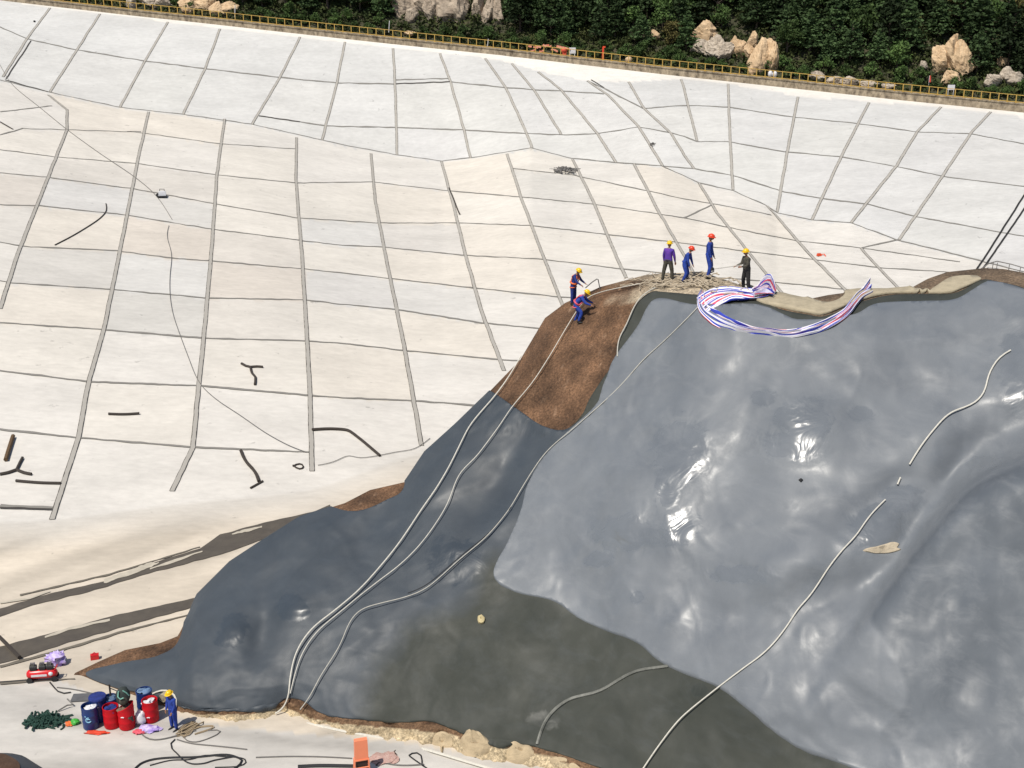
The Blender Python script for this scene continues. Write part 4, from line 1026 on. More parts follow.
# ------------------------------------------------------------------ drums and gear at the lower left
def drum(px, py, mt, label, h=.92, r=.31, tilt=(0, 0), cutout=0, group='plastic drums at the mound foot'):
    root = empty('drum', base(px, py)); tag(root, label, 'drum', group)
    root.rotation_euler = (tilt[0], tilt[1], 0)
    def jit(v):
        if v.z > h*.85 and cutout: return Vector((v.x, v.y, v.z + cutout*(v.x/r)))
        return v
    m_ = MB(); m_.lathe([(0,.01),(r*.93,.01),(r*.985,.04),(r,.08),(r,h*.30),(r*1.03,h*.33),(r,h*.36),(r,h*.62),(r*1.03,h*.65),(r,h*.68),(r*.99,h*.93),(r*1.02,h*.97),(r*1.0,h),(r*.93,h),(r*.93,h*.55),(0,h*.53)], 28, 0, None, jit)
    m_.build('shell', mt, root); return root, h, r
def fill(root, mt, h, r, seed, nm='contents'):
    rn = random.Random(seed); m_ = MB()
    for k in range(5):
        m_.ell((rn.uniform(-.5,.5)*r, rn.uniform(-.5,.5)*r, h*.9 + rn.uniform(-.05,.03)), (r*.5, r*.45, .08), 8, 6, 0, Matrix.Rotation(rn.uniform(0,3),3,'Z'), lambda v: 1+.8*mn.noise(v*2.6+Vector((seed,k,0))))
    return m_.build(nm, mt, root)
def emblem(root, a, z, mt, r, kind):
    m_ = MB(); n = Vector((math.sin(a), -math.cos(a), 0)); s = Vector((math.cos(a), math.sin(a), 0)); c = n*(r+.012)
    cp = lambda u, v: n*(r*math.cos(u/r)+.010) + s*(r*math.sin(u/r)) + Vector((0,0,z+v))
    if kind == 'ring':
        m_.tube([cp(.10*math.cos(t), .10*math.sin(t)) for t in [k*.45 for k in range(3, 14)]], .022, 5); m_.tube([cp(-.06,.02), cp(.0,.05), cp(.06,.03)], .022, 5); m_.tube([cp(-.13,.16), cp(-.09,.14)], .02, 5)
    elif kind == 'bar': m_.tube([cp(-.06,0), cp(0,.015), cp(.05,0)], .024, 5)
    elif kind == 'dark':
        m_.tube([cp(-.09,.10), cp(.02,.03), cp(.10,-.10)], .045, 5); m_.tube([cp(.02,.12), cp(.10,.04)], .03, 5)
    return m_.build('printed_mark', mt, root)
d1, h, r = drum(91.5, 727, M['blue_drum'], 'front left blue drum with a light blue emblem and white bags inside', .95, .30, cutout=-.02); fill(d1, M['white_plastic'], h, r, 2); emblem(d1, .12, .50, M['lightblue'], r, 'ring')
d2, h, r = drum(100, 719, M['blue_drum'], 'blue drum with a closed dark lid, behind the front left one', 1.0, .33); emblem(d2, -.0, .5, M['white_plastic'], r, 'bar')
m_ = MB(); m_.lathe([(0,h+.05),(r*.6,h+.06),(r*.97,h+.04),(r*1.04,h),(r*1.04,h-.04)], 24); m_.build('lid', M['navy'], d2)
d3, h, r = drum(112.5, 726, M['red_drum'], 'plain red drum, left one of the two in front', .88, .30); fill(d3, M['navy'], h, r, 3)
d3b, h, r = drum(112, 716, M['blue_drum'], 'blue drum mostly hidden behind the plain red drum', .85, .30); fill(d3b, mat('blue_tarp', (.10,.16,.26), .5), h, r, 4)
m_ = MB(); m_.tube([(0,.1,.6),(0,.1,1.35)], .035, 6); m_.tube([(0,.1,1.2),(.3,.1,1.05)], .02, 5); m_.build('spade_handle', M['darkwood'], d3b)
d4, h, r = drum(127.5, 727, M['red_drum'], 'red drum with a slanting cut rim and a dark printed emblem', .95, .31, cutout=.16); fill(d4, mat('brown_rag', (.20,.13,.09), .9), h, r, 5); emblem(d4, .85, .48, M['camo'], r, 'dark'); emblem(d4, -.1, .62, M['white_plastic'], r, 'bar')
d5, h, r = drum(146, 712, M['blue_drum'], 'blue drum topped with blue cloth behind the rear red drum', .98, .31); fill(d5, mat('pale_blue_cloth', (.16,.26,.42), .7), h+.05, r, 6)
d6, h, r = drum(151.5, 720, M['red_drum'], 'rear red drum full of white plastic beside the lone worker', .92, .30); fill(d6, M['white_plastic'], h, r, 7); emblem(d6, .0, .30, M['white_plastic'], r, 'bar')
# backpack resting on the drum contents
bk = empty('backpack', base(127.5, 727) + Vector((-.05, .05, .98)), .3); tag(bk, 'black and green backpack resting on top of the slanting red drum', 'backpack')
m_ = MB(); m_.ell((0, 0, .38), (.27, .20, .40), 14, 10, 0, None, lambda v: 1 + .12*mn.noise(v*2)); m_.build('pack', mat('pack_cloth', (.035, .045, .042), .8, scale=5), bk)
m_ = MB(); m_.ell((.0, -.16, .25), (.17, .10, .18), 10, 7); m_.build('front_pocket', M['camo'], bk)
m_ = MB(); m_.tube([(-.14,-.16,.70),(-.18,-.22,.50),(-.10,-.26,.40),(.02,-.27,.45)], .025, 5); m_.tube([(.02,-.2,.72),(.14,-.2,.6),(.22,-.12,.42)], .025, 5); m_.build('strap', mat('mint_strap', (.25, .55, .45), .6), bk)
# bags
def bag(px, py, sz, mt, label, name='bag', seed=0, wr=.3, cat='bag'):
    m_ = MB(); m_.ell((0, 0, sz[2]*.9), sz, 18, 12, 0, None, lambda v: 1 + wr*mn.noise(v*2.2 + Vector((seed, 0, 0))) + wr*.5*mn.noise(v*6 + Vector((0, seed, 0))))
    o = m_.build(name, mt); o.location = base(px, py); tag(o, label, cat); return o
bag(141, 724, (.22,.2,.30), M['white_plastic'], 'round white plastic bag between the two right hand red drums', seed=2)
bag(149.5, 730, (.42,.24,.07), M['violet'], 'crumpled violet and white woven bag in front of the rear red drum', seed=5, wr=.5)
bag(139, 733, (.22,.14,.06), M['pink'], 'small pink rag at the left end of the crumpled violet bag', 'rag', 8, .5, 'rag')
bag(57, 664, (.38,.3,.30), M['violet'], 'pale violet plastic bag behind the red air compressor', seed=11, wr=.6)
bag(75, 724, (.18,.16,.10), M['green'], 'small bright green packet left of the blue drum', 'packet', 3, .5, 'packet')
bag(69.5, 725, (.14,.14,.07), M['orange'], 'tiny orange packet touching the bright green packet', 'packet', 4, .5, 'packet')
bag(97, 733.5, (.42,.12,.05), mat('red_rag', (.72,.06,.02), .7), 'thin orange red rag on the floor in front of the blue drums', 'rag', 5, .5, 'rag')
m_ = MB(); m_.box((0,0,.12), (.34,.2,.22), rz=.3); m_.tube([(-.1,0,.24),(0,0,.32),(.1,0,.24)], .02, 5); o = m_.build('red_canister', M['red']); o.location = base(95, 659); tag(o, 'small red canister lying beside the brown soil tail', 'canister')
# net pile
clump('net_pile', 47, 722, (.80, .42), M['green_cord'], 'heap of dark green netting on the floor left of the drums', 'netting', 150, .035, 9, .34)
m_ = MB(); m_.tube([(0,0,.05),(.3,.25,.15),(.5,.35,.1),(.2,.55,.25)], .03, 5); o = m_.build('stick', M['grey_hose']); o.location = base(58, 712); tag(o, 'thin grey stick poking out of the green netting', 'stick')
# compressor
cp_ = empty('air_compressor', base(43, 680), Rg(8)); tag(cp_, 'red air compressor with a horizontal tank and dark motors on top', 'air compressor')
m_ = MB(); q = [(-.62,.02),(-.60,.10),(-.54,.17),(-.44,.20),(0,.205),(.44,.20),(.54,.17),(.60,.10),(.62,.02)]
m_.tube([(x, 0, .32) for x, _ in q], [r for _, r in q], 18); m_.build('tank', M['red'], cp_)
m_ = MB(); m_.box((-.08,-.203,.33), (.62,.012,.09)); m_.build('label_plate', M['white_plastic'], cp_, smooth=False)
m_ = MB(); m_.ell((.38,-.17,.36), (.10,.05,.09)); m_.build('gauge', M['white_plastic'], cp_)
for x in (-.32, .05, .34):
    m_ = MB(); m_.tube([(x-.13,0,.62),(x+.13,0,.62)], .12, 12); m_.box((x,0,.52), (.2,.2,.1)); mo_ = m_.build('motor', M['black'], cp_)
    m_ = MB()
    for k in range(4): m_.box((x-.08+.05*k,-.02,.76), (.018,.16,.14))
    m_.build('cooling_fin', M['steel'], mo_, smooth=False)
m_ = MB(); m_.tube([(.5,-.1,.45),(.62,-.1,.62),(.62,.1,.62),(.5,.1,.45)], .02, 5); m_.build('handle', M['red'], cp_)
for x, y in ((-.48,-.19),(-.48,.19),(.5,-.19),(.5,.19)):
    m_ = MB(); m_.tube([(x,y-.03,.12),(x,y+.03,.12)], .12, 14); m_.build('wheel', M['black'], cp_)
hose('cable', [(50,683),(55,689),(58,692),(64,694),(71,693)], .03, M['black'], 'short black cable trailing from the compressor onto the floor', 'cable')
hose('cable', [(57,688),(75,690),(92,694),(108,697),(118,701)], .025, M['grey_hose'], 'thin grey cable from the compressor toward the drums', 'cable')
hose('cable', [(-20,684),(0,683),(20,681.5),(38,680)], .035, M['black'], 'black cable reaching the compressor from the left edge', 'cable')
m_ = MB(); m_.box((0,0,.03), (1.1,.55,.05), rz=.1); o = m_.build('grey_pad', M['grey_mat'], smooth=False); o.location = base(86, 698); tag(o, 'flat dark grey pad on the sand behind the blue drums', 'pad')
m_ = MB(); m_.tube([(-.16,0,.16),(.16,0,.16)], .17, 14); m_.tube([(-.17,0,.16),(.17,0,.16)], .08, 10); o = m_.build('canvas_roll', M['canvas']); o.location = base(165, 700); o.rotation_euler.z = 1.2; tag(o, 'small beige canvas roll behind the rear red drum', 'roll')
hose('bent_hose', [(152,696),(158,692.5),(166,691),(173,692),(177,697),(178,705),(176,712)], .04, M['rope'], 'white hose arching over the sand behind the lone worker', 'hose', lift=.12)
hose('hose', [(142,735),(143,739),(150,741),(160,740.5),(171,738),(185,734),(196,731)], .028, M['grey_hose'], 'thin hose curving on the floor in front of the violet bag', 'hose')
def loops(pts, n, r, mt, lb, nm='hose_coil', jitter=2.0, seed=1, cat='hose'):
    r *= .7
    rn = random.Random(seed); m_ = MB()
    for k in range(n):
        q = catmull([(x + rn.uniform(-jitter, jitter)*1.6, y + rn.uniform(-jitter, jitter)*.7) for x, y in pts], 3)
        m_.tube([gp(x, y) + Vector((0, 0, r + .03*k)) for x, y in q], r, 6)
    o = m_.build(nm, mt, loc=gp(*pts[0])); tag(o, lb, cat); return o
loops([(180,733),(186,727),(196,723),(208,719),(206,722),(196,729),(186,735),(179,736),(184,729),(196,724)], 4, .035, M['tan_hose'], 'bundle of tan hose on the floor right of the lone worker', seed=4)
loops([(183,738),(190,733),(200,728),(212,726.5),(213,728.5),(204,732),(194,735)], 2, .03, M['tan_hose'], 'small dark tan hose loop overlapping the tan bundle', seed=6, jitter=1)
loops([(183,737),(187,741),(196,742.5),(207,739.5),(217,735),(220.5,732),(217,730.5),(208,731)], 1, .032, M['grey_hose'], 'grey hose loop right of the tan bundle', seed=2, jitter=0)
loops([(201,727),(202,720),(205,716),(209,716.5),(213,721),(220,723),(228,723.5),(232,721)], 1, .03, M['grey_hose'], 'dark arched hose at the sandy foot right of the lone worker', seed=3, jitter=0)
hose('cable', [(177,740),(190,744),(210,746),(230,748),(247,750)], .025, M['grey_hose'], 'straight thin grey cable below the hose loops', 'cable')
loops([(175,740),(171,744),(172,749),(177,754),(184,761),(192,764.5),(204,764),(214,761),(230,758),(236,757)], 1, .04, M['black'], 'black hose curling down from the tan bundle', seed=5, jitter=0)
loops([(132,773),(140,765),(152,760.5),(170,758.5),(195,758),(222,755.5),(234,757),(242,761),(240,765),(234,770)], 1, .055, M['black'], 'thick black hose sweeping along the bottom edge', seed=5, jitter=0)
loops([(150,766),(170,761),(190,760),(205,756),(222,757),(238,758),(245,760),(246,763),(238,767),(215,768)], 1, .035, M['black'], 'thinner black hose beside the thick one at the bottom edge', seed=5, jitter=0)
loops([(424,767),(414,760),(410,757),(409,756),(412,754),(417,753.5),(421,756),(422,761),(422,765),(427,769)], 1, .04, M['black'], 'small black hose loop on the floor right of the orange stand', seed=2, jitter=0)
hose('cable', [(374,760),(385,764),(398,766),(412,766),(424,765)], .028, M['grey_hose'], 'dark cable from the orange stand to the black loop', 'cable')
hose('stick', [(376,766),(390,756),(403,745)], .03, M['darkwood'], 'thin dark stick leaning on the floor beside the orange stand', 'stick')
hose('cable', [(256,758),(290,757),(325,757.5),(352,759)], .025, M['grey_hose'], 'thin grey cable reaching the orange stand from the left', 'cable')
hose('pipe', [(298,768),(320,767),(354,767.5)], .06, M['black'], 'black pipe at the bottom edge left of the orange stand', 'pipe')
bag(384, 759, (.55,.35,.05), mat('red_net', (.36,.17,.14), .8, scale=18, col2=(.55,.42,.36)), 'faded red net spread behind the orange stand', 'net', 6, .5, 'net')
# orange stand
st = empty('orange_stand', base(362, 773), Rg(16)); tag(st, 'salmon orange plastic stand with an open lower frame at the bottom edge', 'stand')
m_ = MB(); m_.box((0,0,1.03), (.50,.20,.80), taper=.94); m_.box((0,0,.62), (.53,.24,.05)); m_.build('panel', M['salmon'], st, smooth=False)
m_ = MB()
for x in (-.25,.25):
    for y in (-.11,.11): m_.tube([(x,y,.62),(x*1.1,y*1.3,0)], .028, 6)
for z in (.32,): m_.tube([(-.26,-.13,z),(.26,-.13,z),(.26,.13,z),(-.26,.13,z)], .025, 6, closed=True)
m_.build('frame', M['salmon'], st)
m_ = MB(); m_.box((0,0,.42), (.42,.16,.30)); m_.build('opening_shade', mat('opening_shade', (.04,.02,.015), .8), st, smooth=False)  # dark box stands in for the shade inside the open frame
# covered heap in the corner
hp = empty('covered_heap', base(-14, 812)); tag(hp, 'rounded heap under dark sheeting with brown soil showing, bottom left corner', 'heap')
m_ = MB(); K = 14
prof = [(2.35*math.cos(k*math.pi/2/K), 1.75*math.sin(k*math.pi/2/K)) for k in range(K+1)]
m_.lathe(prof, 48, 0, None, lambda v: v*(1+.03*mn.noise(v*1.5))); m_.build('sheeting', MD, hp)
m_ = MB(); m_.lathe([(r_*1.0, z) for r_, z in [(2.35*math.cos(k*math.pi/2/K), 1.75*math.sin(k*math.pi/2/K)+.02) for k in range(9, K+1)]], 40, 0, None, lambda v: v*(1.006+.03*mn.noise(v*1.5))); m_.build('soil_patch', M['soil'], hp)
# ------------------------------------------------------------------ hillside: rocks, trees, signs
def hz(px, py):
    """point of the hillside seen at this pixel (march outwards along the hill)"""
    best = None
    for k in range(0, 90):
        s = k*.6
        # solve px for this s
        x = px
        for _ in range(3):
            p = hill_pt(x, s); d = p.y*CP - (p.z-CZ)*SP; sx = 512 + F*p.x/d; x += (px - sx)
        p = hill_pt(x, s); d = p.y*CP - (p.z-CZ)*SP; sy = 384 - F*((p.y)*SP + (p.z-CZ)*CP)/d
        if best is None or abs(sy-py) < best[0]: best = (abs(sy-py), p, s, x)
    return best[1], best[2], best[3]
rock_grey = mat('granite', (.46,.38,.29), .9, scale=.9, col2=(.20,.155,.115), bump=.15, bscale=2)
rock_tan = mat('tan_rock', (.66,.49,.31), .9, scale=.8, col2=(.40,.27,.15), bump=.15, bscale=2)
rock_spec = mat('speckled_rock', (.58,.50,.40), .9, scale=3.0, col2=(.20,.16,.12), bump=.1, bscale=3)
def crag(name, pieces, mt, label, lift=1.6):
    m_ = MB(); o0 = None
    for k, (x, y, w_, h_, sd) in enumerate(pieces):
        p, s, xx = hz(x, y + h_*.25); D = p.y*CP - (p.z-CZ)*SP; k_ = D/F
        if o0 is None: o0 = p
        lift_ = lift*.55; c = p + Vector((0, -lift_*.6, lift_*.3))
        rr_ = random.Random(sd*13+5); pl_ = []
        for _ in range(15):
            n_ = Vector((rr_.gauss(0,1), rr_.gauss(0,1)*.9, rr_.gauss(0,.8))).normalized(); pl_.append((n_, rr_.uniform(.62, .98)))
        def fn(v, sd=sd, pl_=pl_):
            k1 = min([1.25] + [d_/max(.05, v.dot(n_)) for n_, d_ in pl_ if v.dot(n_) > .05])
            return k1*(1.12 + .10*mn.noise(v*4 + Vector((sd,0,0))) + .07*mn.noise(v*9 + Vector((0,sd,0))) - .10*(1-min(1, abs(mn.noise(Vector((v.x*3, v.y*3, v.z*.7)) + Vector((sd, sd, 0))))*6)))
            a = Vector((round(v.x*1.7)/1.7, round(v.y*1.7)/1.7, round(v.z*1.5)/1.5))
            return .86 + .30*mn.noise(v*1.4 + Vector((sd, 0, 0))) + .22*mn.noise(a*1.9 + Vector((0, sd, 0))) + .10*mn.noise(v*5 + Vector((0, 0, sd))) - .16*(1-min(1, abs(mn.noise(Vector((v.x*3, v.y*3, v.z*.7)) + Vector((sd, sd, 0))))*6))
        m_.ell(c, (w_*.64*k_, max(w_, h_)*.45*k_, h_*.68*k_), 34, 24, 0, Matrix.Rotation((sd % 7 - 3)*.08, 3, 'Y'), fn)
    o = m_.build(name, mt, loc=o0, smooth=False); tag(o, label, 'rock'); return o
crag('rock_outcrop', [(402,6,16,22,1),(422,4,20,26,2),(432,12,12,16,9),(445,4,22,30,3),(458,8,18,26,4),(478,6,12,22,5),(488,10,12,22,6),(499,12,9,20,7),(412,14,10,12,12)], rock_grey, 'tall fractured pale granite outcrop at the top edge above the railing', 1.8)
crag('rock_outcrop', [(700,36,18,18,11),(711,36,10,9,12)], rock_tan, 'smooth cream tan boulder forming the left tip of the double outcrop', 2.2)
crag('rock_outcrop', [(702,48,18,14,13),(716,49,20,15,14),(725,52,14,10,15)], rock_spec, 'speckled grey slab just below the smooth cream boulder', 2.4)
crag('rock_outcrop', [(738,50,13,14,16),(733,43,8,8,17)], rock_tan, 'small brownish boulder between the speckled slab and the larger tan block', 2.2)
crag('rock_outcrop', [(752,42,9,12,18),(757,58,18,26,19),(768,56,14,28,20),(749,54,9,10,21)], rock_tan, 'large tan block with vertical cracks, right half of the double outcrop', 2.2)
crag('rock_outcrop', [(938,62,15,20,22),(949,54,14,32,23),(958,62,16,26,24),(950,78,14,12,25)], rock_tan, 'pointed tan crag with a dark crack near the right edge', 2.4)
crag('rock_outcrop', [(998,62,8,9,26)], rock_tan, 'little yellow boulder between the pointed crag and the picture edge', 2.6)
crag('rock_outcrop', [(990,80,14,9,27),(1004,76,12,10,28),(1013,78,12,8,29),(986,84,6,6,30)], rock_spec, 'low grey rubble outcrop at the right edge above the railing', 2.6)
crag('rock_outcrop', [(921,68,7,6,31)], rock_spec, 'small pale stone in the bushes left of the pointed crag', 2.6)
crag('rock_outcrop', [(190,4,22,12,32),(206,6,18,12,33),(218,10,12,10,34),(228,8,14,9,35)], rock_tan, 'broken brown rocks behind the railing at the upper left', 1.6)
crag('rock_outcrop', [(132,2,10,9,36),(150,1,16,9,37),(165,4,12,8,38)], rock_spec, 'low rocks at the top left corner behind the railing', 1.4)
crag('rock_outcrop', [(655,36,8,7,39)], rock_tan, 'lone pale stone in the trees left of the double outcrop', 2.4)
crag('rock_outcrop', [(818,78,14,6,41),(832,80,14,7,42),(850,82,16,7,43),(868,84,16,7,44),(886,86,12,6,45)], rock_spec, 'long low bank of grey rubble right behind the railing, right of centre', 1.2)
crag('rock_outcrop', [(410,33,12,4,46)], rock_tan, 'flat tan stone touching the back of the railing below the granite outcrop', .6)
ROCKZ = [(392,508,-30,20),(690,776,24,62),(930,966,38,84),(980,1020,68,80),(182,234,-20,12),(124,170,-20,6),(652,659,32,38),(812,893,76,90)]

leafA = mat('leaf_pine', (.065,.105,.038), .75, scale=.8, col2=(.014,.028,.011), rand=.6, spec=.15)
leafB = mat('leaf_bush', (.10,.16,.045), .75, scale=.8, col2=(.024,.048,.015), rand=.45, spec=.15)
leafC = mat('leaf_dry', (.16,.14,.05), .8, scale=.8, col2=(.06,.055,.022), rand=.25, spec=.1)
def leaves(m_, c, rad, n, rn, size, flat=.5):
    for _ in range(n):
        v = Vector((rn.gauss(0,1), rn.gauss(0,1), rn.gauss(0,1))).normalized()*(rn.random()**.4)
        p = Vector(c) + Vector((v.x*rad[0], v.y*rad[1], v.z*rad[2]))
        a = Vector((rn.gauss(0,1), rn.gauss(0,1), rn.gauss(0,1)*flat)).normalized(); b_ = a.cross(Vector((rn.gauss(0,1), rn.gauss(0,1), rn.gauss(0,1)))).normalized()
        s = size*rn.uniform(.6, 1.3); k = len(m_.v)
        m_.v += [tuple(p - a*s*.6), tuple(p + b_*s*.34 - a*s*.05), tuple(p + a*s*.65), tuple(p - b_*s*.34 + a*s*.1)]; m_.f.append([k, k+1, k+2, k+3]); m_.m.append(0)
def make_tree(kind, seed):
    rn = random.Random(seed); root = empty(kind, (0, 0, 0)); t = MB(); c = MB()
    if kind == 'pine_tree':
        H = rn.uniform(4.2, 5.6); t.tube([(0,0,-.6),(rn.uniform(-.1,.1),0,H*.5),(rn.uniform(-.2,.2),0,H*.97)], [.14,.10,.03], 7)
        for k in range(13):
            f = k/12; z = H*(.22 + .78*f); rr = 1.9*(1-f)**.7 + .25; a = rn.uniform(0, 6.28)
            for q in range(4 if f < .8 else 2):
                a += 6.28/4 + rn.uniform(-.4, .4); d = rr*rn.uniform(.35, .75); e = Vector((math.cos(a)*d, math.sin(a)*d, z + rn.uniform(-.15, .15)))
                t.tube([(0,0,z-.15), tuple(e)], [.04,.015], 5)
                leaves(c, e, (rr*.50, rr*.50, .24), 34, rn, .34, .25)
    elif kind == 'leafy_shrub':
        H = rn.uniform(1.6, 2.4)
        for q in range(5):
            a = rn.uniform(0, 6.28); t.tube([(0,0,-.4),(math.cos(a)*.3,math.sin(a)*.3,H*.4),(math.cos(a)*.7,math.sin(a)*.7,H*.8)], [.06,.04,.015], 5)
        for q in range(12):
            a = rn.uniform(0, 6.28); d = rn.uniform(.1, 1.15); leaves(c, (math.cos(a)*d, math.sin(a)*d, rn.uniform(.25, .95)*H*(1-d*.25)), (.55,.55,.40), 60, rn, .24, 1)
    else:
        H = rn.uniform(3.4, 4.6); t.tube([(0,0,-.6),(.1,0,H*.4),(rn.uniform(-.3,.3),0,H*.85)], [.13,.10,.03], 7)
        for q in range(16):
            a = rn.uniform(0, 6.28); d = rn.uniform(.2, 1.6); z = H*rn.uniform(.35, 1.0); e = Vector((math.cos(a)*d*(1.25-z/H*.6), math.sin(a)*d*(1.25-z/H*.6), z))
            t.tube([(0,0,z*.55), tuple(e)], [.05,.015], 5); leaves(c, e, (.78,.78,.55), 62, rn, .32, 1)
    t.build('trunk', M['trunk'], root, smooth=True)
    c.build('crown', {'pine_tree': leafA, 'leafy_shrub': leafB}.get(kind, leafB if seed % 3 else leafC), root, smooth=False)
    if kind == 'broadleaf_tree' and not seed % 3: root['dry'] = 1
    return root
protos = {'pine_tree': [make_tree('pine_tree', s) for s in (1,2,3,4)], 'broadleaf_tree': [make_tree('broadleaf_tree', s) for s in (10,11,12,14)], 'leafy_shrub': [make_tree('leafy_shrub', s) for s in (20,21,22)]}
LB = {'dry_tree': ('olive yellow loose crowned tree scattered among the dark pines beyond the railing', 'tree', 'yellowish trees in the hillside wood'),
      'pine_tree': ('dark pine in the wooded hillside beyond the railing', 'pine', 'pines in the hillside wood'),
      'broadleaf_tree': ('rounded broadleaf tree among the pines beyond the railing', 'tree', 'broadleaf trees in the hillside wood'),
      'leafy_shrub': ('low green shrub just behind the yellow railing', 'shrub', 'shrubs behind the railing')}
used = set()
def put(kind, p, rz, s):
    pr = random.choice(protos[kind])
    if kind == 'broadleaf_tree' and p.x < 0 and random.random() < .5: pr = [q_ for q_ in protos[kind] if q_.get('dry')][0]
    if pr.name in used:
        o = pr.copy(); C.objects.link(o)
        for ch in pr.children: c = ch.copy(); C.objects.link(c); c.parent = o
    else: o = pr; used.add(pr.name)
    o.location = p; o.rotation_euler = (0, 0, rz); o.scale = (s, s, s*random.uniform(.9, 1.15)); tag(o, *(LB['dry_tree'] if any('leaf_dry' in (c.data.materials[0].name) for c in o.children) else LB[kind])); return o
def proj(p):
    d = p.y*CP - (p.z-CZ)*SP; return 512 + F*p.x/d, 384 - F*((p.y)*SP + (p.z-CZ)*CP)/d
random.seed(31); cnt = 0
def blocked(x, y, m=0): return any(a-m < x < b_+m and c_ < y < d_ + 8 for a, b_, c_, d_ in ROCKZ)
cand = []
for row in range(7):
    s = 2.6 + row*2.9
    x = -40 + (row % 2)*12
    while x < 1064:
        cand.append((x + random.uniform(-7, 7), s + random.uniform(-.9, .9))); x += 23 + row*1.0
random.shuffle(cand)
for x, s in cand:
    p = hill_pt(x, s); sx, sy = proj(p + Vector((0, 0, 1.2)))
    if blocked(sx, sy, 3): continue
    sxb, syb = proj(p + Vector((0,0,3.2)))
    if blocked(sxb, syb, 2): kind = 'leafy_shrub'
    else: kind = 'leafy_shrub' if s < 4.5 else random.choice(['pine_tree', 'pine_tree', 'broadleaf_tree'])
    if kind == 'leafy_shrub' and s > 4.5: continue
    if syb < -55 : continue
    if cnt > 285: break
    put(kind, p, random.uniform(0, 6.28), random.uniform(.85, 1.4) if s > 6 else random.uniform(.8, 1.05)); cnt += 1
x = -30
while x < 1060:                                     # front row of shrubs
    p = hill_pt(x, 1.3 + random.uniform(0, .8)); sx, sy = proj(p + Vector((0,0,.8)))
    if not (812 < sx < 895 or 400 < sx < 418) and not (120 < sx < 236 and random.random() < .7): put('leafy_shrub', p, random.uniform(0, 6.28), random.uniform(.6, .85))
    x += random.uniform(13, 22)
for k in protos:
    for o in protos[k]:
        if o.name not in used:
            for c in list(o.children): bpy.data.objects.remove(c)
            bpy.data.objects.remove(o)
# low undergrowth over the whole hillside: one mass nobody could count
m_ = MB(); rn = random.Random(8)
for k in range(9000):
    x = rn.uniform(-160, 1180) if k % 6 else rn.uniform(-400, 1400); s = rn.uniform(.6, 26) if k % 6 else rn.uniform(20, 60)
    p = hill_pt(x, s); sx, sy = proj(p + Vector((0,0,.5)))
    leaves(m_, p + Vector((0,0,.35)), (.9,.9,.42), 12, rn, .45, 1)
o = m_.build('undergrowth', mat('leaf_ground', (.075,.085,.030), .8, scale=.12, col2=(.016,.030,.011), spec=.1), smooth=False); tag(o, 'dense low undergrowth covering the hillside between the trees', 'undergrowth', kind='stuff')

# small things along the railing
def on_walk(px, dy=.5): return rim_base(px) + Vector((0, dy, 0))
o = MB(); rn = random.Random(3)
for k in range(9):
    x = 560 + k*(8/1.0)*.95 - 34 + 4; 
q0 = on_walk(560)
for k in range(14):
    p = on_walk(530 + k*2.9, .4 + rn.uniform(-.2,.3)); a = p + Vector((0,0,rn.uniform(.2,1.1)))
    o.box(a, (rn.uniform(.3,.7), .06, rn.uniform(.12,.3)), mat=Matrix.Rotation(rn.uniform(-.6,.6), 3, 'Y'))
o = o.build('orange_barrier', mat('orange_barrier', (.72,.12,.04), .6, scale=1.5, col2=(.75,.45,.32)), smooth=False, loc=q0); tag(o, 'folded red and orange barrier boards leaning behind the railing', 'barrier')
o = MB(); o.ell((0,0,.7), (.45,.3,.35), 12, 8, 0, None, lambda v: 1+.3*mn.noise(v*2)); o.box((0,0,.2), (.5,.3,.4)); o = o.build('red_bundle', mat('red_bundle', (.75,.10,.05), .6)); o.location = on_walk(564.5); tag(o, 'rounded red bundle at the right end of the barrier boards', 'bundle')
o = MB(); o.box((0,0,.75), (.85,.08,.75)); o.box((-.3,0,.2), (.08,.08,.4)); o.box((.3,0,.2), (.08,.08,.4)); o = o.build('white_board', M['white_plastic'], smooth=False); o.location = on_walk(572.5); tag(o, 'small white board right of the red bundle by the railing', 'board')
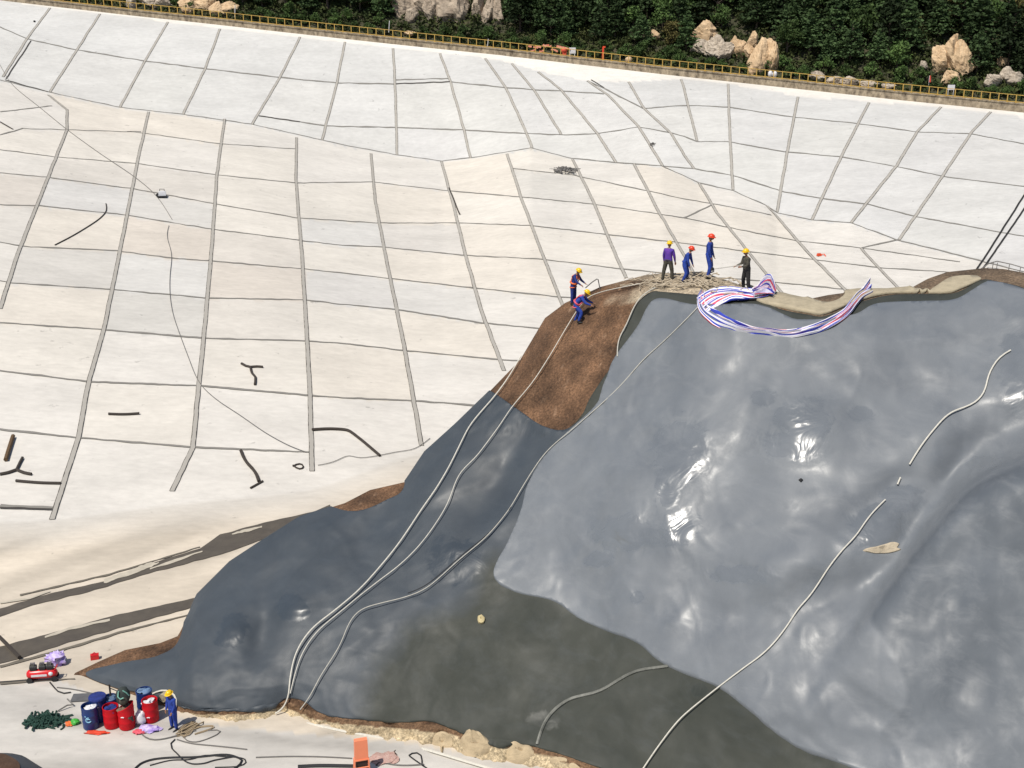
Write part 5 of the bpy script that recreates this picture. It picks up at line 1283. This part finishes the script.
fl = empty('red_marker_post', on_walk(603, .2)); tag(fl, 'upright red marker post with a small flag above the railing', 'marker post')
o = MB(); o.box((0,0,.8), (.26,.2,1.6), taper=.8); o.build('post', mat('marker_red', (.80,.06,.02), .5), fl, smooth=False)
o = MB(); o.box((.12,-.02,1.62), (.35,.03,.22)); o.build('flag', mat('marker_red_b', (.80,.10,.03), .5), fl, smooth=False)
o = MB(); o.ell((0,0,.4), (.45,.35,.38), 12, 8, 0, None, lambda v: 1+.25*mn.noise(v*2)); o = o.build('boulder', rock_tan); o.location = on_walk(629); tag(o, 'single cream boulder behind the railing right of the red marker post', 'boulder')
sg = empty('sign_board', on_walk(951, .2)); tag(sg, 'white sign board on two legs behind the railing at the right', 'sign')
o = MB(); o.box((0,0,1.05), (.85,.06,.6)); o.build('board', M['white_plastic'], sg, smooth=False)
for x in (-.32,.32): o = MB(); o.tube([(x,0,0),(x,0,.8)], .035, 6); o.build('leg', M['white_plastic'], sg)
rf = empty('red_flag', hill_pt(935, 1.6)); tag(rf, 'red and white flag on a short stick below the pointed crag', 'flag')
o = MB(); o.tube([(0,0,-.2),(0,0,1.7)], .03, 5); o.build('stick', M['white_plastic'], rf)
o = MB(); o.box((.1,0,1.3), (.28,.03,.8), taper=.5); o.build('cloth', mat('flag_red', (.75,.08,.05), .6), rf, smooth=False)
for x, lb in ((771,'left of two small white sacks behind the railing below the tan block'), (775.5,'right of two small white sacks behind the railing below the tan block')):
    o = MB(); o.ell((0,0,.45), (.30,.3,.42), 10, 8, 0, None, lambda v: 1+.2*mn.noise(v*2)); o = o.build('white_sack', M['white_plastic']); o.location = on_walk(x); tag(o, lb, 'sack')
for x, h, lb in ((387.5,1.3,'thin white stake in the shrubs below the granite outcrop'), (487,.9,'short white stake rising above the railing left of the barrier boards'), (232,1.4,'thin grey pole in the trees at the upper left')):
    o = MB(); o.tube([(0,0,-.2),(.15,0,h)], .055, 6); o = o.build('stake', M['white_plastic']); o.location = hill_pt(x, 1.2 if x != 487 else .2) + Vector((0,-.8,.5)); tag(o, lb, 'stake')
